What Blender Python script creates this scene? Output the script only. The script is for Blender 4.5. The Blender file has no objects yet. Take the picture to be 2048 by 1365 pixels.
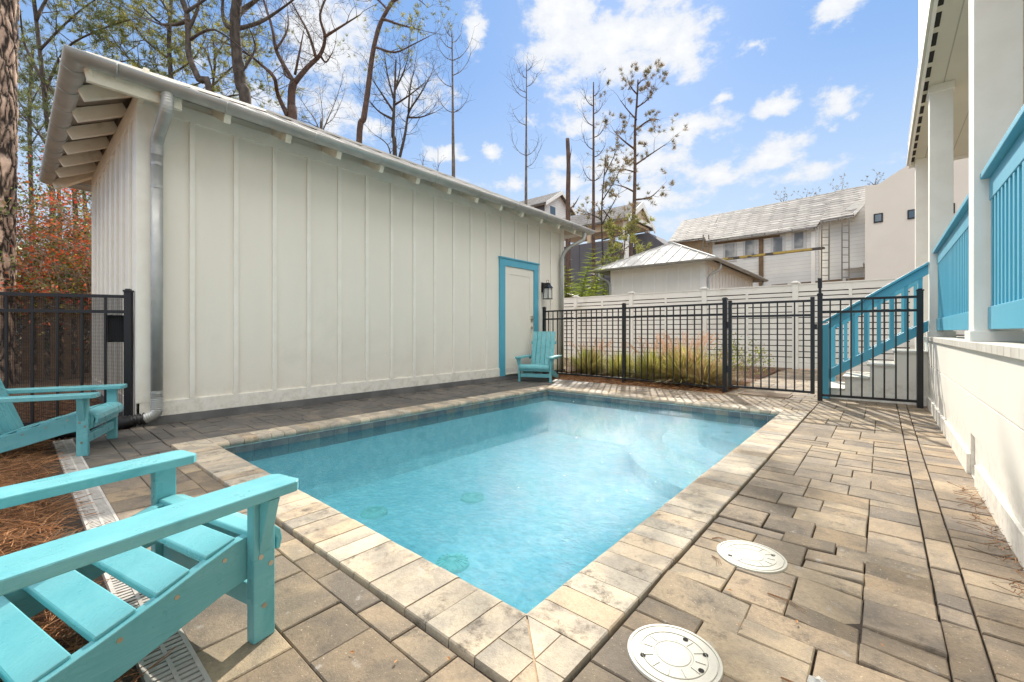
import bpy, math, random
from mathutils import Vector, Matrix, noise
SC = bpy.context.scene
COL = SC.collection
R = math.radians
# ------------------------------------------------------------------ camera, sky, sun, exposure
YAW = math.atan(741/862); CA, SA = math.cos(YAW), math.sin(YAW); EYE = 0.9
cam = bpy.data.cameras.new('camera'); camo = bpy.data.objects.new('camera', cam); COL.objects.link(camo)
camo.location = (0, 0, EYE); camo.rotation_euler = (R(90), 0, YAW)
cam.sensor_width = 36; cam.lens = 862/2048*36; cam.shift_y = -18.5/2048
cam.clip_start = 0.02; cam.clip_end = 2000
SC.camera = camo
SUN_EL = 34.0; SUN_DIR = Vector((-0.427, 0.904, math.tan(R(SUN_EL)))).normalized()
sun = bpy.data.lights.new('sun', 'SUN'); suno = bpy.data.objects.new('sun', sun); COL.objects.link(suno)
sun.energy = 4.4; sun.angle = R(0.53); sun.color = (1.0, 0.93, 0.82)
suno.rotation_euler = SUN_DIR.to_track_quat('Z', 'Y').to_euler()
SC.view_settings.view_transform = 'Standard'; SC.view_settings.look = 'None'; SC.view_settings.exposure = 0.74
SC.view_settings.gamma = 1; SC.view_settings.use_curve_mapping = False

class NT:
    """tiny node helper"""
    def __init__(s, tree): s.t = tree; s.n = tree.nodes; s.l = tree.links
    def new(s, typ, ins=None, **kw):
        n = s.n.new(typ)
        for k, v in kw.items(): setattr(n, k, v)
        for k, v in (ins or {}).items():
            if isinstance(v, bpy.types.NodeSocket): s.l.new(v, n.inputs[k])
            else: n.inputs[k].default_value = v
        return n
    def math(s, op, a, b=0.0, clamp=False, c=None):
        d = {0: a, 1: b}
        if c is not None: d[2] = c
        return s.new('ShaderNodeMath', d, operation=op, use_clamp=clamp).outputs[0]
    def vmath(s, op, a, b=(0, 0, 0)): return s.new('ShaderNodeVectorMath', {0: a, 1: b}, operation=op)
    def mix(s, fac, a, b, blend='MIX'):
        n = s.n.new('ShaderNodeMix'); n.data_type = 'RGBA'; n.blend_type = blend
        for i, v in ((0, fac), (6, a), (7, b)):
            if isinstance(v, bpy.types.NodeSocket): s.l.new(v, n.inputs[i])
            else: n.inputs[i].default_value = (tuple(v) + (1,) if isinstance(v, tuple) and len(v) == 3 else v)
        return n.outputs[2]
    def noise(s, vec, scale, detail=4, rough=.55, dist=0):
        return s.new('ShaderNodeTexNoise', {'Vector': vec, 'Scale': scale, 'Detail': detail, 'Roughness': rough, 'Distortion': dist}).outputs[0]
    def ramp(s, fac, stops):
        n = s.n.new('ShaderNodeValToRGB'); s.l.new(fac, n.inputs[0]); e = n.color_ramp.elements
        while len(e) < len(stops): e.new(.5)
        for i, (p, c) in enumerate(stops):
            e[i].position = p; e[i].color = (c, c, c, 1) if not isinstance(c, tuple) else tuple(c) + (1,)
        return n.outputs[0]
    def mapr(s, v, a, b, c=0.0, d=1.0, smooth=True):
        n = s.new('ShaderNodeMapRange', {0: v, 1: a, 2: b, 3: c, 4: d}); n.interpolation_type = 'SMOOTHSTEP' if smooth else 'LINEAR'
        return n.outputs[0]

world = bpy.data.worlds.new('World'); SC.world = world; world.use_nodes = True
w = NT(world.node_tree); w.n.clear()
sky = w.new('ShaderNodeTexSky', sky_type='NISHITA', sun_disc=False, sun_elevation=R(SUN_EL),
            sun_rotation=math.atan2(SUN_DIR.x, SUN_DIR.y), altitude=0, air_density=1.0, dust_density=0.3, ozone_density=1.5)
tc = w.new('ShaderNodeTexCoord'); dirv = tc.outputs['Generated']
sep = w.new('ShaderNodeSeparateXYZ', {0: dirv})
az = w.math('ARCTAN2', sep.outputs[0], sep.outputs[1]); el = w.math('ARCSINE', sep.outputs[2])
uv = w.new('ShaderNodeCombineXYZ', {0: az, 1: el})
nz = w.new('ShaderNodeTexNoise', {'Vector': uv.outputs[0], 'Scale': 9.0, 'Detail': 7, 'Roughness': .62, 'Distortion': .3}); nz.inputs['Scale'].default_value = 9
warp = w.vmath('SCALE', w.vmath('SUBTRACT', nz.outputs['Color'], (.5, .5, .5)).outputs[0]); warp.inputs[3].default_value = 0.10
uvw = w.vmath('ADD', uv.outputs[0], warp.outputs[0]).outputs[0]
# clouds of this sky: azimuth, elevation, half width, half height (radians), strength
CL = [(-.60,.616,.085,.10,1),(-.47,.575,.13,.062,1),(-.39,.575,.11,.055,1),(-.335,.53,.06,.03,.9),(-.56,.49,.05,.018,.6),(-.155,.43,.035,.022,.8),
(-.06,.405,.035,.022,.8),(-.25,.455,.018,.013,.7),(-.33,.41,.09,.026,.9),(-.42,.40,.05,.02,.6),(-.17,.345,.065,.028,.9),(-.44,.36,.10,.032,.9),(-.36,.355,.05,.02,.7),(-.38,.285,.11,.018,.75),
(-.76,.395,.026,.018,.95),(-.87,.395,.034,.017,.9),(-1.02,.42,.05,.016,.7),(-.93,.50,.06,.05,.62),(-.80,.61,.025,.035,.8),(-1.12,.56,.09,.09,.9),(-1.10,.44,.04,.03,.8),
(-.06,.54,.045,.024,.85),(-.03,.60,.04,.035,.5),(-.58,.34,.05,.02,.9),(-.45,.68,.10,.035,.85),(-1.25,.45,.10,.035,.5),(-.54,.24,.25,.03,.35),(-.20,.53,.03,.012,.5),(-.55,.455,.06,.022,.8),(-.83,.385,.02,.008,.6),(-.46,.30,.16,.030,.7),(-.27,.33,.09,.022,.7),(-.60,.38,.05,.016,.6),(-.12,.30,.10,.018,.55),(-.70,.33,.06,.012,.5),(-.52,.43,.04,.012,.55),(-.66,.45,.03,.010,.45),(-.90,.33,.12,.015,.5),(-.30,.60,.03,.012,.4)]
CL = [(a, e, ww, h, s) for a, e, ww, h, s in CL]
dens = None
for a, e, cw, ch, st in CL:
    d = w.vmath('SUBTRACT', uvw, (a, e, 0)).outputs[0]
    d = w.vmath('MULTIPLY', d, (1/cw, 1/ch, 0)).outputs[0]
    l = w.vmath('LENGTH', d).outputs['Value']
    m = w.math('MULTIPLY', w.math('SUBTRACT', 1.35, l), st)
    dens = m if dens is None else w.math('MAXIMUM', dens, m)
fine = w.new('ShaderNodeTexNoise', {'Vector': w.vmath('MULTIPLY', uv.outputs[0], (1, 1.7, 1)).outputs[0], 'Scale': 16.0, 'Detail': 8, 'Roughness': .65})
dens = w.math('ADD', dens, w.math('MULTIPLY', w.math('SUBTRACT', fine.outputs[0], .5), 2.6))
amb = w.math('ADD', w.math('MULTIPLY', w.math('SUBTRACT', nz.outputs[0], .56), 7.0), w.mapr(el, .62, .80, -3.0, .9))
away = w.mapr(w.math('ABSOLUTE', w.math('ADD', az, .55)), 1.0, 1.25, 0.0, 3.0)
amb = w.math('ADD', amb, away)
dens = w.math('MAXIMUM', dens, amb)
cov = w.mapr(dens, 0.0, 0.75)
thick = w.mapr(dens, 0.3, 1.9)
bright = w.mapr(w.math('ABSOLUTE', w.math('ADD', az, .55)), 1.0, 1.7)
ccol = w.mix(thick, (6.9, 7.2, 7.7), (8.8, 8.7, 8.5))
ccol = w.mix(bright, ccol, (29.5, 28.3, 26.6))      # unseen bright clouds added behind the camera as fill light
# pale air low down over the horizon
base = w.mix(.72, sky.outputs[0], (2.2, 4.2, 8.0))
base = w.mix(w.mapr(el, .08, .57, .92, 0.0), base, (5.6, 6.8, 8.0))
colr = w.mix(w.math('MULTIPLY', cov, .96), base, ccol)
bg = w.new('ShaderNodeBackground', {'Color': colr, 'Strength': 0.075})
w.l.new(bg.outputs[0], w.new('ShaderNodeOutputWorld').inputs[0])

# ------------------------------------------------------------------ helpers
def ray(px, py):
    r = (px-1024)/862; z = (664-py)/862
    return Vector((CA*r-SA, CA+SA*r, z))
def P(px, py, t): return Vector((0, 0, EYE)) + ray(px, py)*t           # point t metres ahead of the camera plane
def onX(px, py, X): d = ray(px, py); return Vector((0, 0, EYE)) + d*(X/d.x)
def onY(px, py, Y): d = ray(px, py); return Vector((0, 0, EYE)) + d*(Y/d.y)

def tag(o, label=None, cat=None, group=None, kind=None):
    if label: o['label'] = label
    if cat: o['category'] = cat
    if group: o['group'] = group
    if kind: o['kind'] = kind
    return o
BASE = {}
def root_off(o):
    while o.parent: o = o.parent
    return BASE.get(o.name, Vector((0, 0, 0)))
def thing(name, loc, label, cat, group=None):
    o = bpy.data.objects.new(name, None); COL.objects.link(o); o.location = loc; o.empty_display_size = .2
    BASE[o.name] = Vector(loc)
    return tag(o, label, cat, group)

class MB:
    def __init__(s): s.v = []; s.f = []; s.tn = []; s.tone = 0.5
    def add(s, vs, fs, tone=None):
        k = len(s.v); s.v += [tuple(v) for v in vs]; s.f += [tuple(i+k for i in f) for f in fs]
        s.tn += [s.tone if tone is None else tone]*len(fs); return s
    def hexa(s, p, tone=None):      # 8 points: bottom ring 0-3, top ring 4-7
        return s.add(p, [(3,2,1,0),(4,5,6,7),(0,1,5,4),(1,2,6,5),(2,3,7,6),(3,0,4,7)], tone)
    def box(s, x0, x1, y0, y1, z0, z1, tone=None):
        return s.hexa([(x0,y0,z0),(x1,y0,z0),(x1,y1,z0),(x0,y1,z0),(x0,y0,z1),(x1,y0,z1),(x1,y1,z1),(x0,y1,z1)], tone)
    def paver(s, x0, x1, y0, y1, z0, z1, c=.004, dz=(0,0,0,0), tone=None):
        p = [(x0,y0,z0),(x1,y0,z0),(x1,y1,z0),(x0,y1,z0)]
        q = [(x0,y0,z1-c+dz[0]),(x1,y0,z1-c+dz[1]),(x1,y1,z1-c+dz[2]),(x0,y1,z1-c+dz[3])]
        r = [(x0+c,y0+c,z1+dz[0]),(x1-c,y0+c,z1+dz[1]),(x1-c,y1-c,z1+dz[2]),(x0+c,y1-c,z1+dz[3])]
        fs = [(8,9,10,11)]
        for i in range(4): j = (i+1) % 4; fs += [(i,j,4+j,4+i),(4+i,4+j,8+j,8+i)]
        return s.add(p+q+r, fs, tone)
    def beam(s, a, b, w_, h_, up=(0,0,1), tone=None):   # bar from a to b, w_ sideways, h_ along up
        a = Vector(a); b = Vector(b); d = (b-a).normalized(); u = Vector(up); sd = d.cross(u)
        if sd.length < 1e-4: sd = d.cross(Vector((0,1,0)))
        sd.normalize(); u = sd.cross(d).normalized(); sd *= w_/2; u *= h_/2
        return s.hexa([a-sd-u, a+sd-u, b+sd-u, b-sd-u, a-sd+u, a+sd+u, b+sd+u, b-sd+u], tone)
    def tube(s, pts, rad, n=8, cap=True, tone=None):
        pts = [Vector(p) for p in pts]; m = len(pts)
        if not hasattr(rad, '__len__'): rad = [rad]*m
        vs = []; prev = None
        for i, p in enumerate(pts):
            d = (pts[min(i+1, m-1)] - pts[max(i-1, 0)])
            if d.length < 1e-6: d = Vector((0,0,1))
            d.normalize()
            if prev is None:
                a = d.cross(Vector((0,0,1)) if abs(d.z) < .9 else Vector((1,0,0))).normalized()
            else:
                a = (prev - d*prev.dot(d))
                a = a.normalized() if a.length > 1e-5 else d.cross(Vector((1,0,0))).normalized()
            prev = a; b = d.cross(a)
            for k in range(n):
                t = 2*math.pi*k/n; vs.append(p + (a*math.cos(t)+b*math.sin(t))*rad[i])
        fs = []
        for i in range(m-1):
            for k in range(n): fs.append((i*n+k, i*n+(k+1)%n, (i+1)*n+(k+1)%n, (i+1)*n+k))
        if cap: fs += [tuple(range(n-1,-1,-1)), tuple((m-1)*n+k for k in range(n))]
        return s.add(vs, fs, tone)
    def disc(s, c, r, h, n=32, axis='z', tone=None):
        c = Vector(c); ax = {'z': Vector((0,0,1)), 'x': Vector((1,0,0)), 'y': Vector((0,1,0))}[axis] if isinstance(axis, str) else Vector(axis).normalized()
        return s.tube([c, c+ax*h], r, n, True, tone)
    def prism(s, poly, off, tone=None):     # polygon (3D points) extruded by the vector off
        n = len(poly); off = Vector(off); a = [Vector(p) for p in poly]; b = [p+off for p in a]
        fs = [tuple(range(n-1,-1,-1)), tuple(n+k for k in range(n))] + [(k,(k+1)%n,n+(k+1)%n,n+k) for k in range(n)]
        return s.add(a+b, fs, tone)
    def blade(s, a, b, wd, tone=None):      # one thin leaf / needle between a and b
        a = Vector(a); b = Vector(b); d = b-a
        sd = d.cross(Vector((random.uniform(-1,1), random.uniform(-1,1), random.uniform(-1,1))))
        if sd.length < 1e-6: return s
        sd = sd.normalized()*wd/2
        return s.add([a-sd, a+sd, b], [(0,1,2)], tone)
    def leaf(s, c, size, tone=None, asp=.6):
        n = Vector((random.gauss(0,1), random.gauss(0,1), random.gauss(0,1))).normalized(); u = n.orthogonal().normalized(); v = n.cross(u)
        t = random.random()*6.283; u, v = u*math.cos(t)+v*math.sin(t), v*math.cos(t)-u*math.sin(t); c = Vector(c)
        return s.add([c-u*size/2, c+v*size*asp/2, c+u*size/2, c-v*size*asp/2], [(0,1,2,3)], tone)
    def build(s, name, mats, parent=None, smooth=False, origin=None, bevel=0, **tags):
        off = root_off(parent) if parent else Vector(origin or (0,0,0))
        me = bpy.data.meshes.new(name); me.from_pydata([(v[0]-off.x, v[1]-off.y, v[2]-off.z) for v in s.v], [], s.f)
        at = me.attributes.new('tone', 'FLOAT', 'FACE'); at.data.foreach_set('value', s.tn)
        if smooth: me.polygons.foreach_set('use_smooth', [True]*len(me.polygons))
        me.materials.append(mats); me.update()
        o = bpy.data.objects.new(name, me); COL.objects.link(o)
        if parent: o.parent = parent
        else: o.location = off; BASE[o.name] = off
        if bevel:
            bm = o.modifiers.new('bevel', 'BEVEL'); bm.width = bevel; bm.segments = 2; bm.limit_method = 'ANGLE'; bm.angle_limit = R(35)
        return tag(o, **tags)
def copy_tree(o, parent=None):
    c = o.copy(); COL.objects.link(c); c.parent = parent
    for ch in list(o.children): copy_tree(ch, c)
    return c

def material(name, c1, c2=None, scale=3, rough=.6, metal=0, bump=0, bscale=40, detail=5, tone=0, stain=None, sscale=1.2, spec=.5, stretch=(1,1,1), alpha=None, trans=0, lo=.35, hi=.65, rvar=0, coat=0, splash=False):
    m = bpy.data.materials.new(name); m.use_nodes = True; k = NT(m.node_tree); k.n.clear()
    tc = k.new('ShaderNodeTexCoord').outputs['Object']; vec = k.vmath('MULTIPLY', tc, stretch).outputs[0]
    c = c1
    if c2: c = k.mix(k.mapr(k.noise(vec, scale, detail), lo, hi), c1, c2)
    if tone:
        a = k.new('ShaderNodeAttribute', attribute_name='tone'); f = k.mapr(a.outputs['Fac'], 0, 1, 1-tone, 1+tone, False)
        cc = k.new('ShaderNodeCombineXYZ', {0: f, 1: f, 2: f}).outputs[0]; c = k.mix(1.0, c, cc, 'MULTIPLY')
    if stain:
        c = k.mix(k.mapr(k.noise(tc, sscale, 6, .65, .4), .52, .72), c, stain)
    if splash:      # soil splashed up the foot of the walls
        z = k.new('ShaderNodeSeparateXYZ', {0: tc}).outputs[2]
        f = k.math('MULTIPLY', k.mapr(k.new('ShaderNodeSeparateXYZ', {0: k.new('ShaderNodeNewGeometry').outputs[0]}).outputs[2], .42, .04), k.mapr(k.noise(tc, 11, 7, .75), .40, .70))
        c = k.mix(k.math('MULTIPLY', f, .5), c, (.40,.35,.27))
    bs = k.new('ShaderNodeBsdfPrincipled', {'Roughness': rough, 'Metallic': metal, 'Specular IOR Level': spec})
    if coat: bs.inputs['Coat Weight'].default_value = coat
    if isinstance(c, bpy.types.NodeSocket): k.l.new(c, bs.inputs['Base Color'])
    else: bs.inputs['Base Color'].default_value = tuple(c)+(1,)
    if rvar: k.l.new(k.mapr(k.noise(tc, 9, 4), .3, .7, rough-rvar, rough+rvar), bs.inputs['Roughness'])
    if bump:
        b = k.new('ShaderNodeBump', {'Height': k.noise(vec, bscale, 5, .6), 'Strength': 1.0, 'Distance': bump}); k.l.new(b.outputs[0], bs.inputs['Normal'])
    out = bs.outputs[0]
    if trans:
        tr = k.new('ShaderNodeBsdfTranslucent'); 
        if isinstance(c, bpy.types.NodeSocket): k.l.new(c, tr.inputs[0])
        else: tr.inputs[0].default_value = tuple(c)+(1,)
        out = k.new('ShaderNodeMixShader', {0: trans, 1: out, 2: tr.outputs[0]}).outputs[0]
    if alpha is not None:
        out = k.new('ShaderNodeMixShader', {0: alpha, 1: k.new('ShaderNodeBsdfTransparent').outputs[0], 2: out}).outputs[0]
    k.l.new(out, k.new('ShaderNodeOutputMaterial').inputs[0])
    return m

CREAM = (.84,.80,.71)
m_cream = material('cream_paint', CREAM, (.81,.77,.68), scale=1.6, rough=.55, bump=.0006, bscale=30, stretch=(1,1,.25), stain=(.76,.72,.635), sscale=.7, splash=True)
m_trim = material('cream_trim', (.88,.85,.775), (.84,.805,.725), scale=6, rough=.5, bump=.0005, bscale=50, splash=True)
m_rafter = material('weathered_trim', (.86,.81,.69), (.66,.60,.48), scale=7, rough=.6, bump=.001, bscale=30, lo=.5, hi=.8)
m_tail = m_rafter
m_blue = material('blue_paint', (.085,.385,.53), (.10,.41,.55), scale=4, rough=.42, bump=.0006, bscale=25, stretch=(1,1,.4))
m_poly = material('turquoise_lumber', (.14,.43,.475), (.175,.475,.515), scale=7, rough=.36, bump=.0012, bscale=110, stretch=(1,.12,1), rvar=.12, stain=(.105,.385,.43), sscale=6)
m_galv = material('galvanised_steel', (.43,.44,.425), (.50,.505,.485), scale=5, rough=.5, metal=.5, bump=.0004, bscale=20, rvar=.1)
m_roofm = material('metal_roofing', (.47,.455,.425), (.54,.52,.485), scale=2.5, rough=.68, metal=.1, bump=.001, bscale=3, spec=.2)
m_roofu = material('roof_underside', (.34,.29,.24), (.25,.22,.18), scale=8, rough=.7)
m_black = material('black_powder_coat', (.012,.012,.014), rough=.38, bump=.0003, bscale=200)
m_blackp = material('black_corrugated_plastic', (.02,.02,.022), rough=.45)
m_slab = material('concrete_slab', (.19,.19,.185), (.12,.12,.12), scale=3, rough=.9, bump=.003, bscale=60)
m_door = material('door_paint', (.83,.79,.695), (.80,.76,.66), scale=2, rough=.45)
m_nickel = material('satin_nickel', (.55,.51,.43), rough=.3, metal=1)
m_glass = material('clear_lamp_glass', (.75,.76,.72), rough=.08, alpha=.35)
m_white = material('white_slat_paint', (.78,.765,.71), (.73,.71,.655), scale=2, rough=.6, bump=.0006, bscale=20, stretch=(.3,1,1), stain=(.58,.55,.48), sscale=1.1)
m_lid = material('cream_plastic', (.46,.435,.355), (.42,.395,.32), scale=8, rough=.45, bump=.0006, bscale=120)
m_darkhole = material('dark_hole', (.02,.018,.016), rough=.9)
m_grate = material('grey_grate', (.50,.47,.43), (.40,.375,.34), scale=14, rough=.7, bump=.001, bscale=80)
m_straw = material('pine_straw', (.40,.20,.085), (.26,.125,.055), scale=9, rough=.8, tone=.75, trans=.25)
m_bed = material('straw_bed_ground', (.15,.068,.03), (.065,.035,.02), scale=14, rough=.95, bump=.02, bscale=22)
m_bark = material('pine_bark', (.10,.078,.062), (.045,.036,.03), scale=9, rough=.95, bump=.02, bscale=14, stretch=(1,1,.4))
m_barkl = material('pale_pine_bark', (.36,.26,.19), (.24,.165,.12), scale=8, rough=.95, bump=.004, bscale=30, stretch=(1,1,.3), tone=.9)
m_barkg = material('grey_bark', (.20,.165,.135), (.11,.09,.075), scale=12, rough=.95, bump=.01, bscale=12, stretch=(1,1,.4))
m_barkr = material('reddish_bark', (.13,.078,.055), (.07,.045,.038), scale=12, rough=.95, bump=.01, bscale=12, stretch=(1,1,.4))
m_twig = material('bare_twig', (.14,.115,.098), (.09,.073,.062), scale=6, rough=.9)
m_stem = material('pale_stems', (.36,.29,.22), (.22,.17,.13), scale=6, rough=.9)
m_needle = material('pine_needles', (.20,.22,.06), (.10,.13,.045), scale=1.5, rough=.6, tone=.5, trans=.35)
m_needley = material('yellow_pine_needles', (.38,.36,.09), (.20,.22,.06), scale=1.5, rough=.6, tone=.5, trans=.4)
m_needleb = material('browning_pine_needles', (.27,.185,.085), (.17,.15,.06), scale=1.5, rough=.7, tone=.5, trans=.35)
m_red = material('red_leaves', (.62,.07,.035), (.55,.17,.045), scale=4, rough=.5, tone=.5, trans=.4)
m_green = material('green_leaves', (.12,.18,.04), (.20,.22,.04), scale=4, rough=.45, tone=.6, trans=.35)
m_yell = material('yellow_leaves', (.46,.33,.03), (.20,.21,.03), scale=4, rough=.5, tone=.5, trans=.45)
m_brownl = material('brown_undergrowth', (.30,.19,.10), (.15,.11,.05), scale=2, rough=.85, tone=.7, trans=.2)
m_palm = material('yellow_green_fronds', (.27,.32,.04), (.20,.26,.035), scale=3, rough=.5, tone=.5, trans=.45)
m_grass = material('grass_blades', (.36,.40,.08), (.50,.44,.13), scale=3, rough=.6, tone=.5, trans=.5)
m_grassd = material('dry_grass_blades', (.62,.45,.22), (.50,.36,.17), scale=3, rough=.7, tone=.4, trans=.5)
m_plume = material('pink_plumes', (.80,.56,.42), (.70,.50,.34), scale=6, rough=.8, tone=.3, trans=.5)
m_char = material('charcoal_siding', (.10,.095,.105), (.115,.108,.118), scale=1, rough=.7)
m_whites = material('white_siding', (.62,.60,.56), (.57,.55,.51), scale=1.5, rough=.65, stain=(.50,.47,.42), sscale=.6)
m_stucco = material('pale_stucco', (.74,.675,.585), (.71,.645,.555), scale=.8, rough=.85, bump=.001, bscale=60)
m_tan = material('tan_boards', (.66,.50,.33), (.60,.45,.29), scale=2, rough=.8)
m_brownw = material('brown_timber', (.20,.125,.065), (.14,.085,.045), scale=6, rough=.8)
m_gapshade = material('slat_gap_shade', (.085,.062,.042), (.06,.045,.03), scale=3, rough=.9)  # shade between the fence slats, put into a dark colour
m_pane = material('window_glass', (.05,.09,.13), rough=.08, spec=.8)
m_steel = material('ladder_metal', (.20,.17,.13), rough=.5, metal=.4)
m_plank = material('scaffold_plank', (.42,.29,.06), (.07,.06,.05), scale=2.2, rough=.7, lo=.48, hi=.52)
m_porchf = material('porch_floor_boards', (.62,.59,.52), (.55,.51,.44), scale=5, rough=.6, stretch=(4,1,1))
m_paper = material('white_paper', (.75,.74,.70), rough=.8)
m_dleaf = material('dry_leaf', (.45,.20,.05), (.30,.12,.04), scale=20, rough=.7)

def siding(name, c, pitch, axis=2, dark=.6, rough=.65, width=.06, c2=None):
    """painted boards with real shadow-line bumps and thin dark joints every pitch metres"""
    m = bpy.data.materials.new(name); m.use_nodes = True; k = NT(m.node_tree); k.n.clear()
    tc = k.new('ShaderNodeTexCoord').outputs['Object']; s = k.new('ShaderNodeSeparateXYZ', {0: tc}).outputs[axis]
    f = k.math('FRACT', k.math('DIVIDE', s, pitch)); line = k.math('LESS_THAN', f, width)
    bc = k.mix(k.mapr(k.noise(tc, 1.2, 5), .35, .65), c, tuple(x*.93 for x in c)) if not c2 else k.mix(k.mapr(k.noise(tc, 1.2, 5), .35, .65), c, c2)
    col = k.mix(line, bc, tuple(x*dark for x in c))
    b = k.new('ShaderNodeBump', {'Height': f, 'Strength': .6, 'Distance': .01})
    bs = k.new('ShaderNodeBsdfPrincipled', {'Base Color': col, 'Roughness': rough, 'Normal': b.outputs[0]})
    k.l.new(bs.outputs[0], k.new('ShaderNodeOutputMaterial').inputs[0]); return m
m_clap = siding('white_clapboard', (.76,.74,.69), .18)
m_ceil = siding('porch_ceiling_boards', (.66,.63,.52), .32, axis=0, width=.035, dark=.62)
m_board = siding('pale_vertical_boards', (.74,.69,.60), .2, axis=0, width=.05, dark=.75)

def shingles(name, c1, c2, mortar, sx, sz):
    m = bpy.data.materials.new(name); m.use_nodes = True; k = NT(m.node_tree); k.n.clear()
    g = k.new('ShaderNodeNewGeometry'); tc = k.new('ShaderNodeTexCoord').outputs['Object']; s = k.new('ShaderNodeSeparateXYZ', {0: tc})
    vec = k.new('ShaderNodeCombineXYZ', {0: k.math('ADD', s.outputs[0], s.outputs[1]), 1: s.outputs[2]}).outputs[0]
    br = k.new('ShaderNodeTexBrick', {'Vector': vec, 'Color1': tuple(c1)+(1,), 'Color2': tuple(c2)+(1,), 'Mortar': tuple(mortar)+(1,), 'Scale': 1.0, 'Mortar Size': .022, 'Brick Width': sx, 'Row Height': sz, 'Bias': 0.0})
    c = k.mix(k.mapr(k.noise(tc, 3, 6), .3, .75), br.outputs[0], tuple(x*.55 for x in c1))
    b = k.new('ShaderNodeBump', {'Height': br.outputs['Fac'], 'Strength': .8, 'Distance': -.03})
    bs = k.new('ShaderNodeBsdfPrincipled', {'Base Color': c, 'Roughness': .8, 'Specular IOR Level': .25, 'Normal': b.outputs[0]})
    k.l.new(bs.outputs[0], k.new('ShaderNodeOutputMaterial').inputs[0]); return m
m_shingle = shingles('slate_shingles', (.50,.465,.42), (.24,.225,.205), (.05,.045,.042), .5, .17)
m_shinglem = shingles('grey_shingles', (.24,.225,.215), (.15,.14,.135), (.06,.055,.05), .6, .2)

def stone_mat(name, cols, dirt, joint=None, wet_dark=False, dstretch=(1,1,1), dirty=.75):
    m = bpy.data.materials.new(name); m.use_nodes = True; k = NT(m.node_tree); k.n.clear()
    tc = k.new('ShaderNodeTexCoord').outputs['Object']; a = k.new('ShaderNodeAttribute', attribute_name='tone').outputs['Fac']
    n = len(cols); base = k.ramp(a, [((i+.5)/n, c) for i, c in enumerate(cols)])
    off = k.new('ShaderNodeCombineXYZ', {0: k.math('MULTIPLY', a, 37.0), 1: k.math('MULTIPLY', a, 91.0), 2: 0.0}).outputs[0]
    v = k.vmath('ADD', tc, off).outputs[0]
    blot = k.noise(v, 4.5, 6, .6, .5)
    base = k.mix(k.mapr(blot, .40, .62), base, k.mix(1.0, base, (1.45,1.38,1.26), 'MULTIPLY'))
    d = k.noise(k.vmath('MULTIPLY', v, dstretch).outputs[0], 11.0, 10, .78, .15)
    dm = k.mapr(k.noise(k.vmath('ADD', v, (3,7,1)).outputs[0], 3.0, 3, .5), .44, .60)
    base = k.mix(k.math('MULTIPLY', k.math('MULTIPLY', k.mapr(d, .48, .66), dm), dirty), base, dirt)
    gr = k.noise(v, 70, 5, .8); base = k.mix(k.mapr(gr, .42, .62, .0, .38), base, k.mix(1.0, base, (.62,.60,.58), 'MULTIPLY'))
    sp = k.noise(v, 190, 3, .7); base = k.mix(k.mapr(sp, .58, .75, 0, .55), base, tuple(x*.45 for x in cols[0]))
    sp2 = k.noise(k.vmath('ADD', v, (5,5,5)).outputs[0], 120, 2, .6); base = k.mix(k.mapr(sp2, .66, .74, 0, .8), base, (.55,.43,.30))
    sc = k.noise(k.vmath('ADD', v, (9,2,0)).outputs[0], 12, 5, .6); base = k.mix(k.mapr(sc, .64, .74, 0, .5), base, (.44,.42,.39))
    rough = .85
    bs = k.new('ShaderNodeBsdfPrincipled', {'Roughness': rough, 'Specular IOR Level': .35})
    if wet_dark:
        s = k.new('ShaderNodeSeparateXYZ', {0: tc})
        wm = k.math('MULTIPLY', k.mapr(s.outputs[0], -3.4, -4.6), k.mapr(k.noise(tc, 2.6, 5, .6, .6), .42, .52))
        shed_grey = k.math('MULTIPLY', k.mapr(s.outputs[0], -3.0, -4.6, 0, .72), k.mapr(k.noise(tc, 1.7, 5, .6), .25, .55, .55, 1.0))
        base = k.mix(shed_grey, base, (.105,.105,.105))  # pavers turn darker and greyer towards the shed
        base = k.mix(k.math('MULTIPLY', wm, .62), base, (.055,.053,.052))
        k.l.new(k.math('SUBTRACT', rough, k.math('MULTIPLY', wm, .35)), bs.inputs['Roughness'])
    k.l.new(base, bs.inputs['Base Color'])
    h = k.math('ADD', k.math('MULTIPLY', k.noise(v, 150, 4, .7), .4), k.noise(v, 12, 4, .5))
    b = k.new('ShaderNodeBump', {'Height': h, 'Strength': 1.0, 'Distance': .006}); k.l.new(b.outputs[0], bs.inputs['Normal'])
    k.l.new(bs.outputs[0], k.new('ShaderNodeOutputMaterial').inputs[0]); return m
m_paver = stone_mat('concrete_pavers', [(.17,.138,.102),(.26,.21,.155),(.225,.175,.12),(.155,.132,.108),(.30,.245,.175),(.205,.172,.138)], (.105,.088,.072), wet_dark=True)
m_cope = stone_mat('coping_stone', [(.36,.295,.22),(.42,.365,.295),(.32,.285,.235),(.45,.40,.325)], (.12,.10,.078), dirty=.95)
m_tile = stone_mat('slate_tile', [(.12,.15,.17),(.17,.19,.19),(.10,.14,.17),(.20,.20,.18)], (.07,.08,.085))
m_joint = material('joint_sand', (.075,.055,.038), (.04,.032,.025), scale=30, rough=.95, bump=.004, bscale=80)
m_mortar = material('tan_mortar', (.46,.32,.19), (.32,.22,.13), scale=30, rough=.9)

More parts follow.
